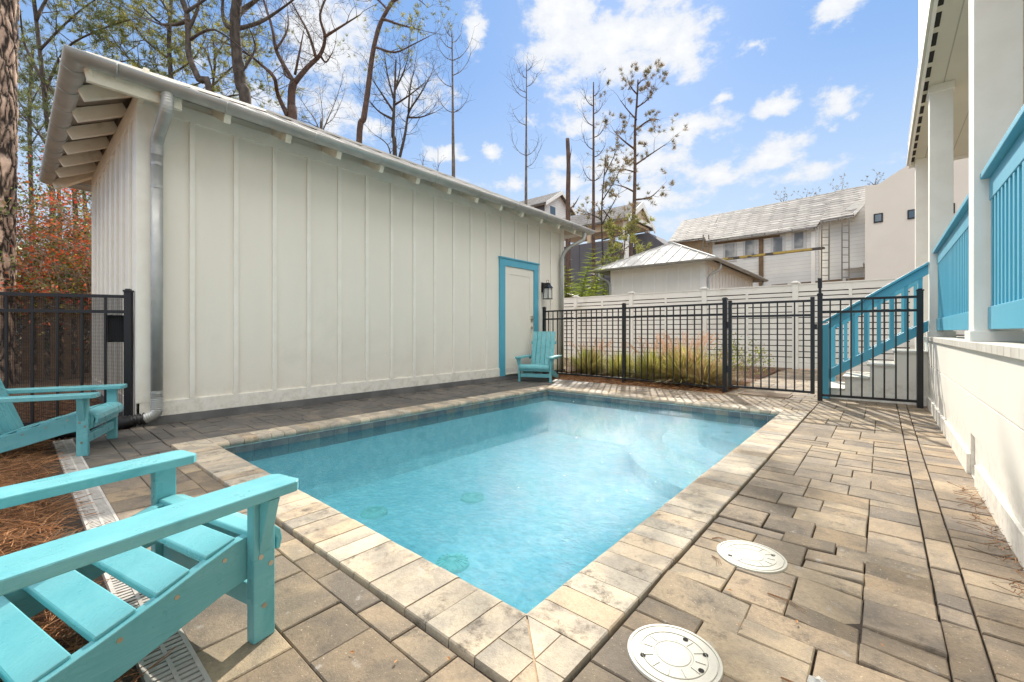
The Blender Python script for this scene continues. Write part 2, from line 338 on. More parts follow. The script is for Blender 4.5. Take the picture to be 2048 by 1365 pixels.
def ground_mat():
    m = bpy.data.materials.new('earth_ground'); m.use_nodes = True; k = NT(m.node_tree); k.n.clear()
    tc = k.new('ShaderNodeTexCoord').outputs['Object']
    c = k.mix(k.mapr(k.noise(tc, .6, 8, .65), .35, .65), (.16,.085,.045), (.24,.17,.10)); c = k.mix(k.mapr(k.noise(tc, 9, 6, .7), .5, .7), c, (.06,.045,.03))
    b = k.new('ShaderNodeBump', {'Height': k.noise(tc, 14, 6, .7), 'Strength': 1.0, 'Distance': .03})
    bs = k.new('ShaderNodeBsdfPrincipled', {'Base Color': c, 'Roughness': .95, 'Normal': b.outputs[0]})
    k.l.new(bs.outputs[0], k.new('ShaderNodeOutputMaterial').inputs[0]); return m
def plaster_mat():
    m = bpy.data.materials.new('pool_plaster'); m.use_nodes = True; k = NT(m.node_tree); k.n.clear()
    tc = k.new('ShaderNodeTexCoord').outputs['Object']
    c = k.mix(k.mapr(k.noise(tc, 9, 7, .72, .8), .38, .62), (.88,.93,.90), (.58,.77,.79)); c = k.mix(k.mapr(k.noise(tc, 60, 3, .7), .55, .7), c, (.50,.70,.74))
    bs = k.new('ShaderNodeBsdfPrincipled', {'Base Color': c, 'Roughness': .8})
    k.l.new(bs.outputs[0], k.new('ShaderNodeOutputMaterial').inputs[0]); return m
def water_mat():
    m = bpy.data.materials.new('pool_water'); m.use_nodes = True; k = NT(m.node_tree); k.n.clear()
    tc = k.new('ShaderNodeTexCoord').outputs['Object']
    h = k.math('ADD', k.math('MULTIPLY', k.noise(tc, 2.6, 3, .5, .6), .20), k.math('MULTIPLY', k.noise(k.vmath('MULTIPLY', tc, (1,1.5,1)).outputs[0], 24, 5, .65, .8), .15))
    h = k.math('ADD', h, k.math('MULTIPLY', k.noise(tc, 75, 3, .6, .5), .05))
    b = k.new('ShaderNodeBump', {'Height': h, 'Strength': 1.0, 'Distance': .048})
    fr = k.new('ShaderNodeFresnel', {'IOR': 1.33, 'Normal': b.outputs[0]})
    tr = k.new('ShaderNodeBsdfTransparent', {'Color': (.38,.77,.87,1)})
    milk = k.new('ShaderNodeBsdfDiffuse', {'Color': (.17,.52,.62,1)})
    body = k.new('ShaderNodeMixShader', {0: .14, 1: tr.outputs[0], 2: milk.outputs[0]})
    gl = k.new('ShaderNodeBsdfGlossy', {'Color': (.75,.79,.84,1), 'Roughness': .05, 'Normal': b.outputs[0]})
    mx = k.new('ShaderNodeMixShader', {0: fr.outputs[0], 1: body.outputs[0], 2: gl.outputs[0]})
    k.l.new(mx.outputs[0], k.new('ShaderNodeOutputMaterial').inputs[0]); return m

rnd = random.Random(7); random.seed(11)
# ------------------------------------------------------------------ ground, pool, paving
PX0, PX1, PY0, PY1 = -4.05, -0.85, 1.06, 5.60     # water edge of the pool
def sheet_with_hole(x0, x1, y0, y1, z, hx0, hx1, hy0, hy1):
    mb = MB(); xs = [x0, hx0, hx1, x1]; ys = [y0, hy0, hy1, y1]
    mb.add([(x, y, z) for y in ys for x in xs], [(j*4+i, j*4+i+1, j*4+i+5, j*4+i+4) for j in range(3) for i in range(3) if not (i == 1 and j == 1)])
    return mb
sheet_with_hole(-900, 900, -900, 900, -.045, PX0-.05, PX1+.05, PY0-.05, PY1+.05).build('ground', ground_mat(), kind='structure')
sheet_with_hole(-5.36, .45, -1.6, 6.78, -.02, PX0-.03, PX1+.03, PY0-.03, PY1+.03).build('paving_base', m_joint, kind='structure')
MB().add([(-1.78,6.78,-.02),(3.2,6.78,-.02),(3.2,12.36,-.02),(-1.78,12.36,-.02)], [(0,1,2,3)]).build('path_base', m_joint, kind='structure')
MB().add([(-5.34,6.80,-.016),(-1.80,6.70,-.016),(-1.78,9.0,-.016),(-1.9,12.36,-.016),(-9.6,12.36,-.016),(-5.34,8.2,-.016)], [(0,1,2,3,4,5)]).build('planting_bed', m_bed, kind='structure')
MB().add([(-9.5,-4,-.03),(-5.36,-4,-.03),(-5.36,.8,-.03),(-9.5,.8,-.03)], [(0,1,2,3)]).build('side_yard_ground', m_bed, kind='structure')

def lay(mb, x0, x1, y0, y1, holes=(), m=.094, g=.0020, tilt=.0012, seed=1):
    rr = random.Random(seed); nx = max(1, round((x1-x0)/m)); ny = max(1, round((y1-y0)/m)); mx = (x1-x0)/nx; my = (y1-y0)/ny
    occ = [[False]*nx for _ in range(ny)]; plan = []
    def fits(i, j, a, b): return i+a <= nx and j+b <= ny and i >= 0 and j >= 0 and not any(occ[j+q][i+p] for q in range(b) for p in range(a))
    def put(i, j, a, b):
        for q in range(b):
            for p in range(a): occ[j+q][i+p] = True
        plan.append((i, j, a, b))
    def snug(i, j, a, b):      # touches its neighbours so that no slivers are left
        l = i == 0 or all(occ[j+q][i-1] for q in range(b)); d = j == 0 or all(occ[j-1][i+p] for p in range(a)); return l or d
    for j in range(ny):
        for i in range(nx):
            if occ[j][i]: continue
            free = 1
            while i+free < nx and not occ[j][i+free]: free += 1
            opts = [(3,2),(3,2),(3,2),(2,2),(2,2),(3,1),(2,1),(2,1)]
            rr.shuffle(opts)
            def good(o):
                a, b = o
                if not fits(i, j, a, b): return False
                if free-a == 1: return False
                # no straight vertical joints running on: the piece below must not end at the same edge
                if j > 0 and i+a < nx and last[j-1][i+a-1] and rr.random() < .85: return False
                return True
            last = last if j or i else [[False]*nx for _ in range(ny)]
            ch = next((o for o in opts if good(o)), None) or next((o for o in opts if fits(i, j, *o) and free-o[0] != 1), None) or next((o for o in [(2,1),(1,2),(1,1)] if fits(i, j, *o)))
            a, b = ch; put(i, j, a, b)
            for q in range(b): last[j+q][i+a-1] = True
    for (i, j, a, b) in plan:
        if True:
            X0 = x0+i*mx+g; X1 = x0+(i+a)*mx-g; Y0 = y0+j*my+g; Y1 = y0+(j+b)*my-g
            cx, cy = (X0+X1)/2, (Y0+Y1)/2
            if any(h[0] < cx < h[1] and h[2] < cy < h[3] for h in holes): continue
            near = 3.2 if (cx > -.7 and cy < 2.6) else 1.0
            if min(math.hypot(cx+.40, cy-1.935), math.hypot(cx+.44, cy-1.20)) < .26: near = .3
            sx = rr.gauss(0, tilt)*near; sy = rr.gauss(0, tilt)*near; z = rr.gauss(0, tilt*.8)*near
            dz = (z-sx-sy, z+sx-sy, z+sx+sy, z-sx+sy)
            jx = rr.gauss(0, .0006)*near; jy = rr.gauss(0, .0006)*near
            mb.paver(X0+jx, X1+jx, Y0+jy, Y1+jy, -.03, 0, .0035, dz, rr.random())
pv = MB()
lay(pv, -.61, .135, -1.6, 6.78, seed=3)
# narrow column and soldier course along the house
for (xa, xb, ls, sd) in ((.138, .222, (.1,.2,.2,.3), 5), (.225, .44, (.1,.13,.2,.1), 8)):
    rr = random.Random(sd); y = -1.6
    while y < 7.9:
        l = rr.choice(ls); z = rr.gauss(0, .0015); s = rr.gauss(0, .001)
        pv.paver(xa+.002, xb-.002, y+.0025, y+l-.0025, -.03, 0, .0035, (z-s,z+s,z+s,z-s), rr.random()); y += l
lay(pv, -1.22, -.615, -1.6, .22, seed=9)
lay(pv, -5.34, -.615, .335, .815, seed=12)
lay(pv, -5.34, -4.295, .82, 6.78, seed=14, tilt=.0016)
lay(pv, -4.29, -.615, 5.85, 6.75, seed=15)
lay(pv, -1.76, .13, 6.79, 7.9, seed=18, tilt=.001); lay(pv, -1.76, 3.1, 7.95, 12.3, seed=19, m=.12, tilt=.001)
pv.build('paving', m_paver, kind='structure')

# pool
pool = thing('swimming_pool', ((PX0+PX1)/2, (PY0+PY1)/2, 0), 'small rectangular plunge pool with pale stone coping and turquoise water', 'swimming pool')
FLOOR = -.68
sh = MB()
LZ = -.30; LW = .20      # ledge along the near side
sh.add([(PX0,PY0,LZ),(PX1,PY0,LZ),(PX1,PY0+LW,LZ),(PX0,PY0+LW,LZ),(PX0,PY0+LW,FLOOR),(PX1,PY0+LW,FLOOR),(PX1,PY1,FLOOR),(PX0,PY1,FLOOR),
        (PX0,PY0,-.02),(PX1,PY0,-.02),(PX1,PY1,-.02),(PX0,PY1,-.02)],
       [(0,1,2,3),(3,2,5,4),(4,5,6,7),(0,8,9,1),(7,6,10,11),(0,3,4,7,11,8),(1,9,10,6,5,2)])
plas = plaster_mat()
shell = sh.build('pool_shell', plas, pool)
def steps():
    for rad, z in ((.85, -.22), (1.25, -.38), (1.62, -.53)):
        mb = MB(); n = 20; c = Vector((PX1, PY1, 0))
        arc = [c+Vector((-math.cos(t*math.pi/2/n)*rad, -math.sin(t*math.pi/2/n)*rad*1.05, 0)) for t in range(n+1)]
        top = [(p.x, p.y, z) for p in arc]+[(c.x, c.y, z)]; bot = [(p.x, p.y, FLOOR) for p in arc]+[(c.x, c.y, FLOOR)]
        N = len(top); mb.add(top+bot, [tuple(range(N))]+[(k, (k+1) % N, N+(k+1) % N, N+k) for k in range(N)])
        mb.build('pool_step', plas, pool)
steps()
tl = MB()
def tilerow(a, b, nrm, n):
    a = Vector(a); b = Vector(b); nrm = Vector(nrm); d = (b-a)/n
    for i in range(n):
        p = a+d*i+d*.012; q = a+d*(i+1)-d*.012; o = nrm*.006
        z0, z1 = -.195, -.05
        tl.hexa([(p.x,p.y,z0),(q.x,q.y,z0),(q.x+o.x,q.y+o.y,z0),(p.x+o.x,p.y+o.y,z0),(p.x,p.y,z1),(q.x,q.y,z1),(q.x+o.x,q.y+o.y,z1),(p.x+o.x,p.y+o.y,z1)], rnd.random())
tilerow((PX0,PY0,0),(PX0,PY1,0),(1,0,0),32); tilerow((PX0,PY1,0),(PX1,PY1,0),(0,-1,0),23)
tilerow((PX1,PY0,0),(PX1,PY1,0),(-1,0,0),32); tilerow((PX0,PY0,0),(PX1,PY0,0),(0,1,0),23)
tl.build('waterline_tiles', m_tile, pool)
for i, (px, py) in enumerate(((905,1130),(748,1028),(945,998))):
    d = ray(px, py); t = (FLOOR-EYE)/d.z; c = Vector((0,0,EYE))+d*t
    mb = MB(); mb.tube([c+Vector((0,0,.001)), c+Vector((0,0,.02)), c+Vector((0,0,.034)), c+Vector((0,0,.038))], [.115,.11,.075,.012], 28)
    for k in range(18):
        a = k*math.pi/9; u = Vector((math.cos(a), math.sin(a), 0)); mb.beam(c+u*.03+Vector((0,0,.042)), c+u*.105+Vector((0,0,.026)), .007, .008)
    mb.build('drain_cover', material('green_plastic_%d' % i, (.60,.84,.72), rough=.6), pool)
for (x, y, z, ax) in ((PX0+.002, 3.1, -.30, (1,0,0)), (-2.6, PY1-.002, -.30, (0,-1,0)), (-3.2, PY0+.1, LZ+.002, (0,0,1)), (-2.35, PY0+.1, LZ+.002, (0,0,1)), (-1.3,5.2,-.218,(0,0,1)), (-1.6,5.35,-.218,(0,0,1))):
    MB().disc((x,y,z), .04, .008, 20, ax).build('jet_fitting', material('jet_plastic', (.55,.72,.74), rough=.5), pool)
# coping
cp = MB()
def profile():    # (distance from the outer edge, height): bullnose at the water side
    pr = [(0,-.045),(0,.004),(.004,.008)]
    for k in range(7):
        t = math.pi/2 - k*math.pi/6*1.0; pr.append((.222+.028*math.cos(t), -.018+.026*math.sin(t)))
    pr += [(.20,-.045)]
    return pr
PR = profile()
def cope_run(a, b, inward, n, seed):
    rr = random.Random(seed); a = Vector(a); b = Vector(b); d = (b-a)/n; inw = Vector(inward)
    for i in range(n):
        p = a+d*i+d*.018; q = a+d*(i+1)-d*.018; z = rr.gauss(0, .0009); pts = []
        for e in (p, q):
            for (u, h) in PR: w_ = e+inw*u; pts.append((w_.x, w_.y, h+z))
        N = len(PR); cp.add(pts, [tuple(range(N)), tuple(range(2*N-1, N-1, -1))]+[(k, N+k, N+(k+1) % N, (k+1) % N) for k in range(N)], rr.random())
CW = .23
cope_run((PX0,PY0-CW,0),(PX1,PY0-CW,0),(0,1,0),30,1); cope_run((PX0,PY1+CW,0),(PX1,PY1+CW,0),(0,-1,0),30,2)
cope_run((PX0-CW,PY0,0),(PX0-CW,PY1,0),(1,0,0),43,3); cope_run((PX1+CW,PY0,0),(PX1+CW,PY1,0),(-1,0,0),43,4)
for (cx, cy, sx, sy) in ((PX1,PY0,1,-1),(PX0,PY0,-1,-1),(PX1,PY1,1,1),(PX0,PY1,-1,1)):   # mitred corner pieces
    g = .004; W_ = CW-.001; m_ = .13
    for flip in (0, 1):
        def T(u, v): return (cx+sx*(u if not flip else v), cy+sy*(v if not flip else u))
        for poly in ([(0.004,0.0),(m_,m_-g),(m_,0.002)] , [(m_+g,m_),(m_+g,.002),(W_,.002),(W_,m_-.002)], [(m_+.006,m_+.003),(W_,m_+.003),(W_,W_-g)]):
            pl = [T(*q) for q in poly]; cp.prism([(x,y,-.045) for x, y in pl], (0,0,.052), rnd.random())
coping = cp.build('coping', m_cope, pool)
mj = MB()
for (x0,x1,y0,y1) in ((PX0-CW+.01,PX1+CW-.01,PY0-CW+.01,PY0-.012),(PX0-CW+.01,PX1+CW-.01,PY1+.012,PY1+CW-.01),(PX0-CW+.01,PX0-.012,PY0-.012,PY1+.012),(PX1+.012,PX1+CW-.01,PY0-.012,PY1+.012)):
    mj.box(x0,x1,y0,y1,-.04,.0045)
mj.build('coping_mortar', m_mortar, pool)
wt = MB(); wt.add([(PX0-.01,PY0-.01,-.105),(PX1+.01,PY0-.01,-.105),(PX1+.01,PY1+.01,-.105),(PX0-.01,PY1+.01,-.105)], [(0,1,2,3)])
wt.build('water', water_mat(), kind='structure')

# skimmer lids
def lid(c, r, z, label, extra=()):
    t = thing('skimmer_lid', (c[0], c[1], z), label, 'pool lid', 'skimmer lids set in the paving')
    mb = MB(); cc = Vector((c[0], c[1], z))
    N = 64; prof = [(r,-.02),(r,.006),(r*.985,.0105),(r*.93,.0105),(r*.92,.008),(r*.90,.008),(r*.89,.0105),(r*.42,.0105),(r*.40,.0092),(r*.37,.0092),(r*.35,.0105)]
    vs = [cc+Vector((math.cos(2*math.pi*q/N)*a, math.sin(2*math.pi*q/N)*a, h)) for a, h in prof for q in range(N)]
    mb.add(vs, [(j*N+q, j*N+(q+1) % N, (j+1)*N+(q+1) % N, (j+1)*N+q) for j in range(len(prof)-1) for q in range(N)]+[tuple((len(prof)-1)*N+q for q in range(N))])
    for k in range(12):
        a = k*math.pi/6+.2; u = Vector((math.cos(a), math.sin(a), 0)); mb.beam(cc+u*r*.45+Vector((0,0,.0115)), cc+u*r*.66+Vector((0,0,.0115)), .002, .0014)
    for rr_ in (.70,):
        mb.tube([cc+Vector((math.cos(q*math.pi/24)*r*rr_, math.sin(q*math.pi/24)*r*rr_, .0112)) for q in range(49)], .0011, 5, False)
    mb.build('lid_plate', m_lid, t, smooth=False)
    for (u, v) in ((.55,.42),(-.5,-.48))+tuple(extra):
        MB().disc((c[0]+u*r, c[1]+v*r, z+.0112), r*.06, .0008, 16).build('finger_hole', m_darkhole, t)
lid((-.40,1.935), .125, -.005, 'round cream skimmer lid farther from the camera beside the right coping')
lid((-.440,1.200), .125, -.005, 'larger looking cream skimmer lid nearest the camera cut by the bottom edge', ((.05,.62),(.62,-.1)))
# channel drain of white grating along the near edge
dr = thing('channel_drain', (-3.2,.28,0), 'long narrow pale slotted channel drain beside the pine straw', 'drain')
k = 0; x = -5.15
while x < -1.3:
    mb = MB(); x1 = min(x+.98, -1.26)
    for (a, b) in ((.225,.236),(.276,.286),(.326,.337)): mb.box(x, x1-.004, a, b, -.03, .004)
    y = x+.006
    while y < x1-.018:
        mb.box(y, y+.014, .236, .276, -.02, .0025); mb.box(y, y+.014, .286, .326, -.02, .0025); y += .022
    mb.build('grate_section', m_grate, dr); x = x1; k += 1
MB().box(-5.14, -1.27, .228, .334, -.04, -.021).build('channel_bed', m_darkhole, dr)
gm = thing('floor_grate', (-1.2,7.05,0), 'brown slatted rectangular floor grate in front of the gate', 'drain grate')
mb = MB(); 
mb.box(-1.58,-.96,6.83,6.85,0,.012); mb.box(-1.58,-.96,7.19,7.21,0,.012); mb.box(-1.58,-1.56,6.85,7.19,0,.012); mb.box(-.98,-.96,6.85,7.19,0,.012)
for i in range(22): xx = -1.55+i*.026; mb.box(xx, xx+.014, 6.85, 7.19, .002, .010)
mb.build('grate_bars', m_brownw, gm)
# pine straw
def straw(name, x0, x1, y0, y1, n, z, mound, wd=.0022, L=(.07,.19)):
    mb = MB(); rr = random.Random(len(name)+n)
    for i in range(n):
        x = rr.uniform(x0, x1); y = rr.uniform(y0, y1); h = z + mound*(.45+.55*noise.noise(Vector((x*2.3, y*2.3, 1)))) * rr.random()
        a = rr.random()*6.283; l = rr.uniform(*L); tz = rr.gauss(0, .16); d = Vector((math.cos(a), math.sin(a), tz)); c = Vector((x, y, max(h, z)))
        s = Vector((-math.sin(a), math.cos(a), 0))*wd/2; bend = Vector((-math.sin(a), math.cos(a), .3))*rr.gauss(0,.18)*l; up = Vector((0,0,wd*.8))
        pts = [c, c+d*l/2+bend*.5, c+d*l]
        vs = []
        for p in pts: vs += [p-s, p+up, p+s]
        mb.add(vs, [(0,1,4,3),(1,2,5,4),(3,4,7,6),(4,5,8,7)], rr.random()**1.3)
    return mb
straw('pine_straw', -5.3, -1.15, -1.1, .13, 34000, -.02, .12).build('pine_straw', m_straw, kind='stuff')
straw('pine_straw', -5.4, -1.75, 6.75, 8.6, 5000, -.015, .05, .005).build('pine_straw', m_straw, kind='stuff')
straw('pine_straw', -8.6, -5.3, -1.2, .78, 7000, -.03, .06, .004).build('pine_straw', m_straw, kind='stuff')

# ------------------------------------------------------------------ shed (pool house)
def hip_shed(X0, X1, Y0, Y1, zt, label, full, ov=.42, pitch=.5):
    """walls X0..X1, Y0..Y1, eave height zt"""
    t = thing('garden_shed', ((X0+X1)/2, (Y0+Y1)/2, 0), label, 'shed')
    wl = MB(); wl.box(X0, X1, Y0, Y1, .075, zt+.12); wall = wl.build('wall', m_cream, t)
    tr = MB(); e = .024
    tr.box(X0-.004, X1+.022, Y0-.022, Y0-.0, .0752, .225); tr.box(X1, X1+.022, Y0-.022, Y1+.022, .075, .22)      # skirt boards
    for (a, b) in ((Y0-.022, Y0+.13), (Y1-.11, Y1+.022)): tr.box(X1+.001, X1+.024, a, b, .22, zt+.05)
    tr.box(X1-.13, X1-.0, Y0-.024, Y0-.001, .225, zt+.05); tr.box(X0, X0+.13, Y0-.024, Y0-.001, .225, zt+.05)
    tr.box(X1, X1+.020, Y0+.13, Y1-.11, zt-.09, zt+.05); tr.box(X0+.13, X1-.13, Y0-.020, Y0, zt-.13, zt+.05)
    sp = .395; y = Y0+.39
    while y < Y1-.2:
        if not (full and 5.85 < y+.02 < 7.10): tr.box(X1, X1+e, y, y+.045, .22, zt-.09)
        elif full: tr.box(X1, X1+e, y, y+.045, 2.29, zt-.09)
        y += sp
    x = X1-.39
    while x > X0+.2: tr.box(x-.045, x, Y0-e, Y0, .225, zt-.13); x -= sp
    tr.build('battens', m_trim, wall, bevel=.002)
    MB().box(X0-.02, X1+.045, Y0-.03, Y1+.05, -.05, .0735).build('slab', m_slab, t)
    # roof
    ex0, ex1, ey0, ey1 = X0-ov, X1+ov, Y0-ov, Y1+ov; hw = (ex1-ex0)/2; xm = (ex0+ex1)/2; zr = zt+pitch*hw
    zu = zt-.0; A = [(ex0,ey0),(ex1,ey0),(ex1,ey1),(ex0,ey1)]; r0 = (xm, ey0+hw); r1 = (xm, ey1-hw)
    top = [(x,y,zu+.03) for x, y in A]+[(r0[0],r0[1],zr+.03),(r1[0],r1[1],zr+.03)]
    F = [(0,1,4),(1,2,5,4),(2,3,5),(3,0,4,5)]
    rf = MB(); rf.add(top, F); rf.add([(x,y,z-.028) for x, y, z in top], [tuple(reversed(f)) for f in F]); k = 12
    rf.add([(x,y,zu+.03) for x, y in A]+[(x,y,zu+.002) for x, y in A], [(i,(i+1)%4,4+(i+1)%4,4+i) for i in range(4)])
    for i in range(int((ey1-ey0)/.4)+1):     # standing seams
        y = ey0+.12+i*.4
        if y > ey1-.05: break
        run = min(hw, y-ey0, ey1-y)
        for sx, xe in ((1, ex0), (-1, ex1)):
            if run > .1: rf.beam((xe+sx*.01, y, zu+.038), (xe+sx*run, y, zu+.038+pitch*run), .022, .024)
    for i in range(int((ex1-ex0)/.4)+1):
        x = ex0+.2+i*.4
        if x > ex1-.05: break
        run = min(hw, x-ex0, ex1-x)
        for sy, ye in ((1, ey0), (-1, ey1)):
            if run > .1: rf.beam((x, ye+sy*.01, zu+.045), (x, ye+sy*run, zu+.045+pitch*run), .022, .03)
    for (x, y) in A: rf.beam((x,y,zu+.05), ((r0 if y < (ey0+ey1)/2 else r1)[0], (r0 if y < (ey0+ey1)/2 else r1)[1], zr+.05), .07, .03)
    rf.beam((r0[0],r0[1],zr+.05),(r1[0],r1[1],zr+.05), .08, .03)
    roof = rf.build('roof', m_roofm, t)
    sf = MB(); inset = .03      # boarded underside
    lo = [(x+(inset if x < xm else -inset), y+(inset if y < (ey0+ey1)/2 else -inset)) for x, y in A]
    li = [(X0,Y0),(X1,Y0),(X1,Y1),(X0,Y1)]
    sf.add([(x,y,zu+pitch*inset-.012) for x, y in lo]+[(x,y,zu+pitch*ov-.012) for x, y in li], [(i,4+i,4+(i+1)%4,(i+1)%4) for i in range(4)])
    sf.build('roof_deck', m_roofu, roof)
    # rafter tails
    def tail(a, b, d=.12):
        mb = MB(); a = Vector(a); b = Vector(b); mb.beam(a+Vector((0,0,-d/2-.02)), b+Vector((0,0,-d/2-.02)), .06, d); mb.build('rafter_tail', m_rafter, roof, bevel=.003)
    if full:
        y = Y0+.62
        while y < Y1+.1: tail((X1-.02, y, zt+pitch*ov), (ex1-.015, y, zt)); y += .585
        x = X1-.12
        while x > X0: tail((x, Y0-.002, zt+pitch*ov), (x, ey0+.03, zt)); x -= .60
        tail((X1-.01, Y0+.01, zt+pitch*ov), (ex1-.04, ey0+.04, zt), .13); tail((X0+.01, Y0+.01, zt+pitch*ov), (ex0+.04, ey0+.04, zt), .13)
        tail((X1-.01, Y1-.01, zt+pitch*ov), (ex1-.04, ey1-.04, zt), .13)
        MB().box(ex1-.075, ex1-.03, ey0+.03, Y0+.25, zt-.15, zt-.01).build('fascia_board', m_rafter, roof, bevel=.003)
        MB().box(X1-.02, ex1-.077, Y0-.021, Y0+.02, zt-.06, zt+.15).build('corner_block', m_rafter, roof)
    # half-round gutter swept round the eaves with mitred corners
    gr = .078; prof = []
    for q in range(13):
        a = math.pi*q/12; prof.append((gr-gr*math.cos(a), -gr*math.sin(a)))
    prof = prof + [(2*gr, .006), (2*gr-.004, .006)] + [(gr-(gr-.004)*math.cos(math.pi*q/12), -(gr-.004)*math.sin(math.pi*q/12)) for q in range(12, -1, -1)]
    g = MB(); vs = []
    for (x, y) in A:
        for (o, z) in prof:
            o2 = o-.045; vs.append((x+(o2 if x > xm else -o2), y+(o2 if y > (ey0+ey1)/2 else -o2), zt+.012+z))
    N = len(prof); g.add(vs, [(i*N+j, ((i+1)%4)*N+j, ((i+1)%4)*N+(j+1)%N, i*N+(j+1)%N) for i in range(4) for j in range(N)])
    gut = g.build('gutter', m_galv, t, smooth=True)
    if full:
        def band(p, ax):
            mb = MB(); pts = []
            for q in range(13):
                a = math.pi*q/12; o = gr-.045-(gr+.004)*math.cos(a); z = zt+.012-(gr+.004)*math.sin(a)
                pts.append((ex1+o, p, z) if ax == 'y' else (p, ey0-o, z))
            mb.tube(pts, .0055, 6); mb.build('gutter_joint', m_galv, gut, smooth=True)
        for y in (.58, 1.38, 2.25, 3.1, 4.0, 4.9, 5.8, 6.7, 7.6): band(y, 'y')
        for i in range(8): band(ex1-.15-i*.5, 'x')
    return t, gut
SX1, SY0, SY1, ZT = -5.38, .80, 7.98, 3.13
shed, gutter = hip_shed(-8.82, SX1, SY0, SY1, ZT, 'long cream board and batten shed with metal roof and turquoise framed door', True)
def spout(pts, r, parent, name='downspout', rib=True, joints=()):
    mb = MB(); mb.tube(pts, r, 18); o = mb.build(name, m_galv, parent, smooth=True); return o
def smooth_path(pts, n=6):
    pts = [Vector(p) for p in pts]; out = [pts[0]]
    for i in range(1, len(pts)-1):
        a, b, c = pts[i-1], pts[i], pts[i+1]; k = min((a-b).length, (c-b).length)*.45
        p = b+(a-b).normalized()*k; q = b+(c-b).normalized()*k
        for j in range(n+1): t = j/n; out.append(p*(1-t)**2 + b*2*t*(1-t) + q*t*t)
    return out+[pts[-1]]
def ribbed(pts, r, amp, step, mat_, name, parent, n=18):
    """corrugated bend or hose: radius ripples along the path"""
    out = []; rad = []; path = pts; L = 0
    for i in range(len(path)-1):
        a, b = path[i], path[i+1]; l = (b-a).length; m = max(1, int(l/(step/4)))
        for j in range(m):
            out.append(a+(b-a)*j/m); rad.append(r+amp*math.sin(2*math.pi*L/step)); L += l/m
    out.append(path[-1]); rad.append(r)
    return MB().tube(out, rad, n).build(name, mat_, parent, smooth=True) if parent else MB().tube(out, rad, n)
gx = -4.945
DY = .93
top = smooth_path([(gx,DY,3.08),(gx,DY,2.93),(-5.31,DY-.01,2.74),(-5.31,DY-.01,2.60)])
ds = ribbed(top, .050, .0022, .022, m_galv, 'downspout', shed)
spout([(-5.31,DY-.01,2.62),(-5.31,DY-.01,.27)], .048, ds, 'downspout_pipe')
ribbed(smooth_path([(-5.31,DY-.01,.29),(-5.31,DY-.01,.11),(-5.335,.83,.07)]), .048, .0022, .018, m_galv, 'elbow', ds)
for z in (2.50, 2.28, .30):
    mb = MB(); mb.tube([(-5.31,DY-.01,z),(-5.31,DY-.01,z+.03)], .0495, 18); mb.box(-5.265,-5.258,DY-.03,DY+.005,z,z+.03); mb.build('pipe_band', m_galv, ds)
fs = spout(smooth_path([(gx,8.18,3.08),(gx,8.18,2.92),(-5.31,7.84,2.66),(-5.31,7.84,.06)]), .041, shed)
hp = ribbed(smooth_path([Vector((-5.335,.84,.07)), Vector((-5.375,.76,.06)), Vector((-5.34,.66,.056)), Vector((-5.27,.55,.055)), Vector((-5.25,.40,.05)), Vector((-5.3,.1,.04)), Vector((-5.35,-.5,.03))]), .052, .009, .034, m_blackp, 'drain_hose', None)
hp.build('drain_hose', m_blackp, smooth=True, origin=(-5.4,.5,0), label='black corrugated drain hose fed by the near shed downspout', cat='drain pipe')
# door
fr = MB(); X = SX1
fr.box(X, X+.034, 5.885, 6.03, .075, 2.14); fr.box(X, X+.034, 6.915, 7.055, .075, 2.14); fr.box(X, X+.036, 5.88, 7.06, 2.14, 2.27); fr.box(X, X+.056, 5.865, 7.075, 2.27, 2.295)
df = fr.build('door_frame', m_blue, shed, bevel=.002)
dp = MB(); dp.box(X-.01, X+.008, 6.03, 6.915, .10, 2.14); dp.box(X+.008, X+.016, 6.04, 6.17, .11, 2.12); dp.box(X+.008, X+.016, 6.78, 6.905, .11, 2.12)
dp.box(X+.008, X+.016, 6.17, 6.78, 1.99, 2.12); dp.box(X+.008, X+.016, 6.17, 6.78, .11, .40)
door = dp.build('door', m_door, shed, bevel=.0015)
mb = MB(); mb.box(X+.016, X+.03, 6.815, 6.875, 1.10, 1.22); mb.disc((X+.03,6.845,1.16), .022, .02, 16, 'x'); mb.build('door_lock', m_nickel, door)
mb = MB(); mb.disc((X+.016,6.845,.98), .03, .012, 18, 'x'); mb.tube([(X+.02,6.845,.98),(X+.07,6.845,.98),(X+.075,6.75,.98)], .010, 10); mb.build('door_handle', m_nickel, door, smooth=False)
for z in (.42,1.14,1.86): MB().box(X+.012, X+.024, 6.022, 6.04, z-.05, z+.05).build('hinge', m_black, door)
MB().box(X-.0, X+.05, 6.03, 6.915, .0745, .099).build('threshold', m_nickel, door)
# lantern
lt = thing('wall_lantern', (SX1+.02,7.22,1.85), 'black carriage lantern on the shed wall beside the turquoise door frame', 'lamp')
LX, LY = SX1+.13, 7.24
MB().box(SX1+.018, SX1+.04, 7.16, 7.28, 1.72, 1.92).build('back_plate', m_black, lt)
mb = MB(); a = .062
for sx in (-1,1):
    for sy in (-1,1): mb.beam((LX+sx*a,LY+sy*a,1.585),(LX+sx*a,LY+sy*a,1.80), .010,.010)
mb.box(LX-a-.012,LX+a+.012,LY-a-.012,LY+a+.012,1.572,1.588); mb.box(LX-a-.008,LX+a+.008,LY-a-.008,LY+a+.008,1.795,1.808)
def frus(z0, z1, h0, h1): mb.hexa([(LX-h0,LY-h0,z0),(LX+h0,LY-h0,z0),(LX+h0,LY+h0,z0),(LX-h0,LY+h0,z0),(LX-h1,LY-h1,z1),(LX+h1,LY-h1,z1),(LX+h1,LY+h1,z1),(LX-h1,LY+h1,z1)])
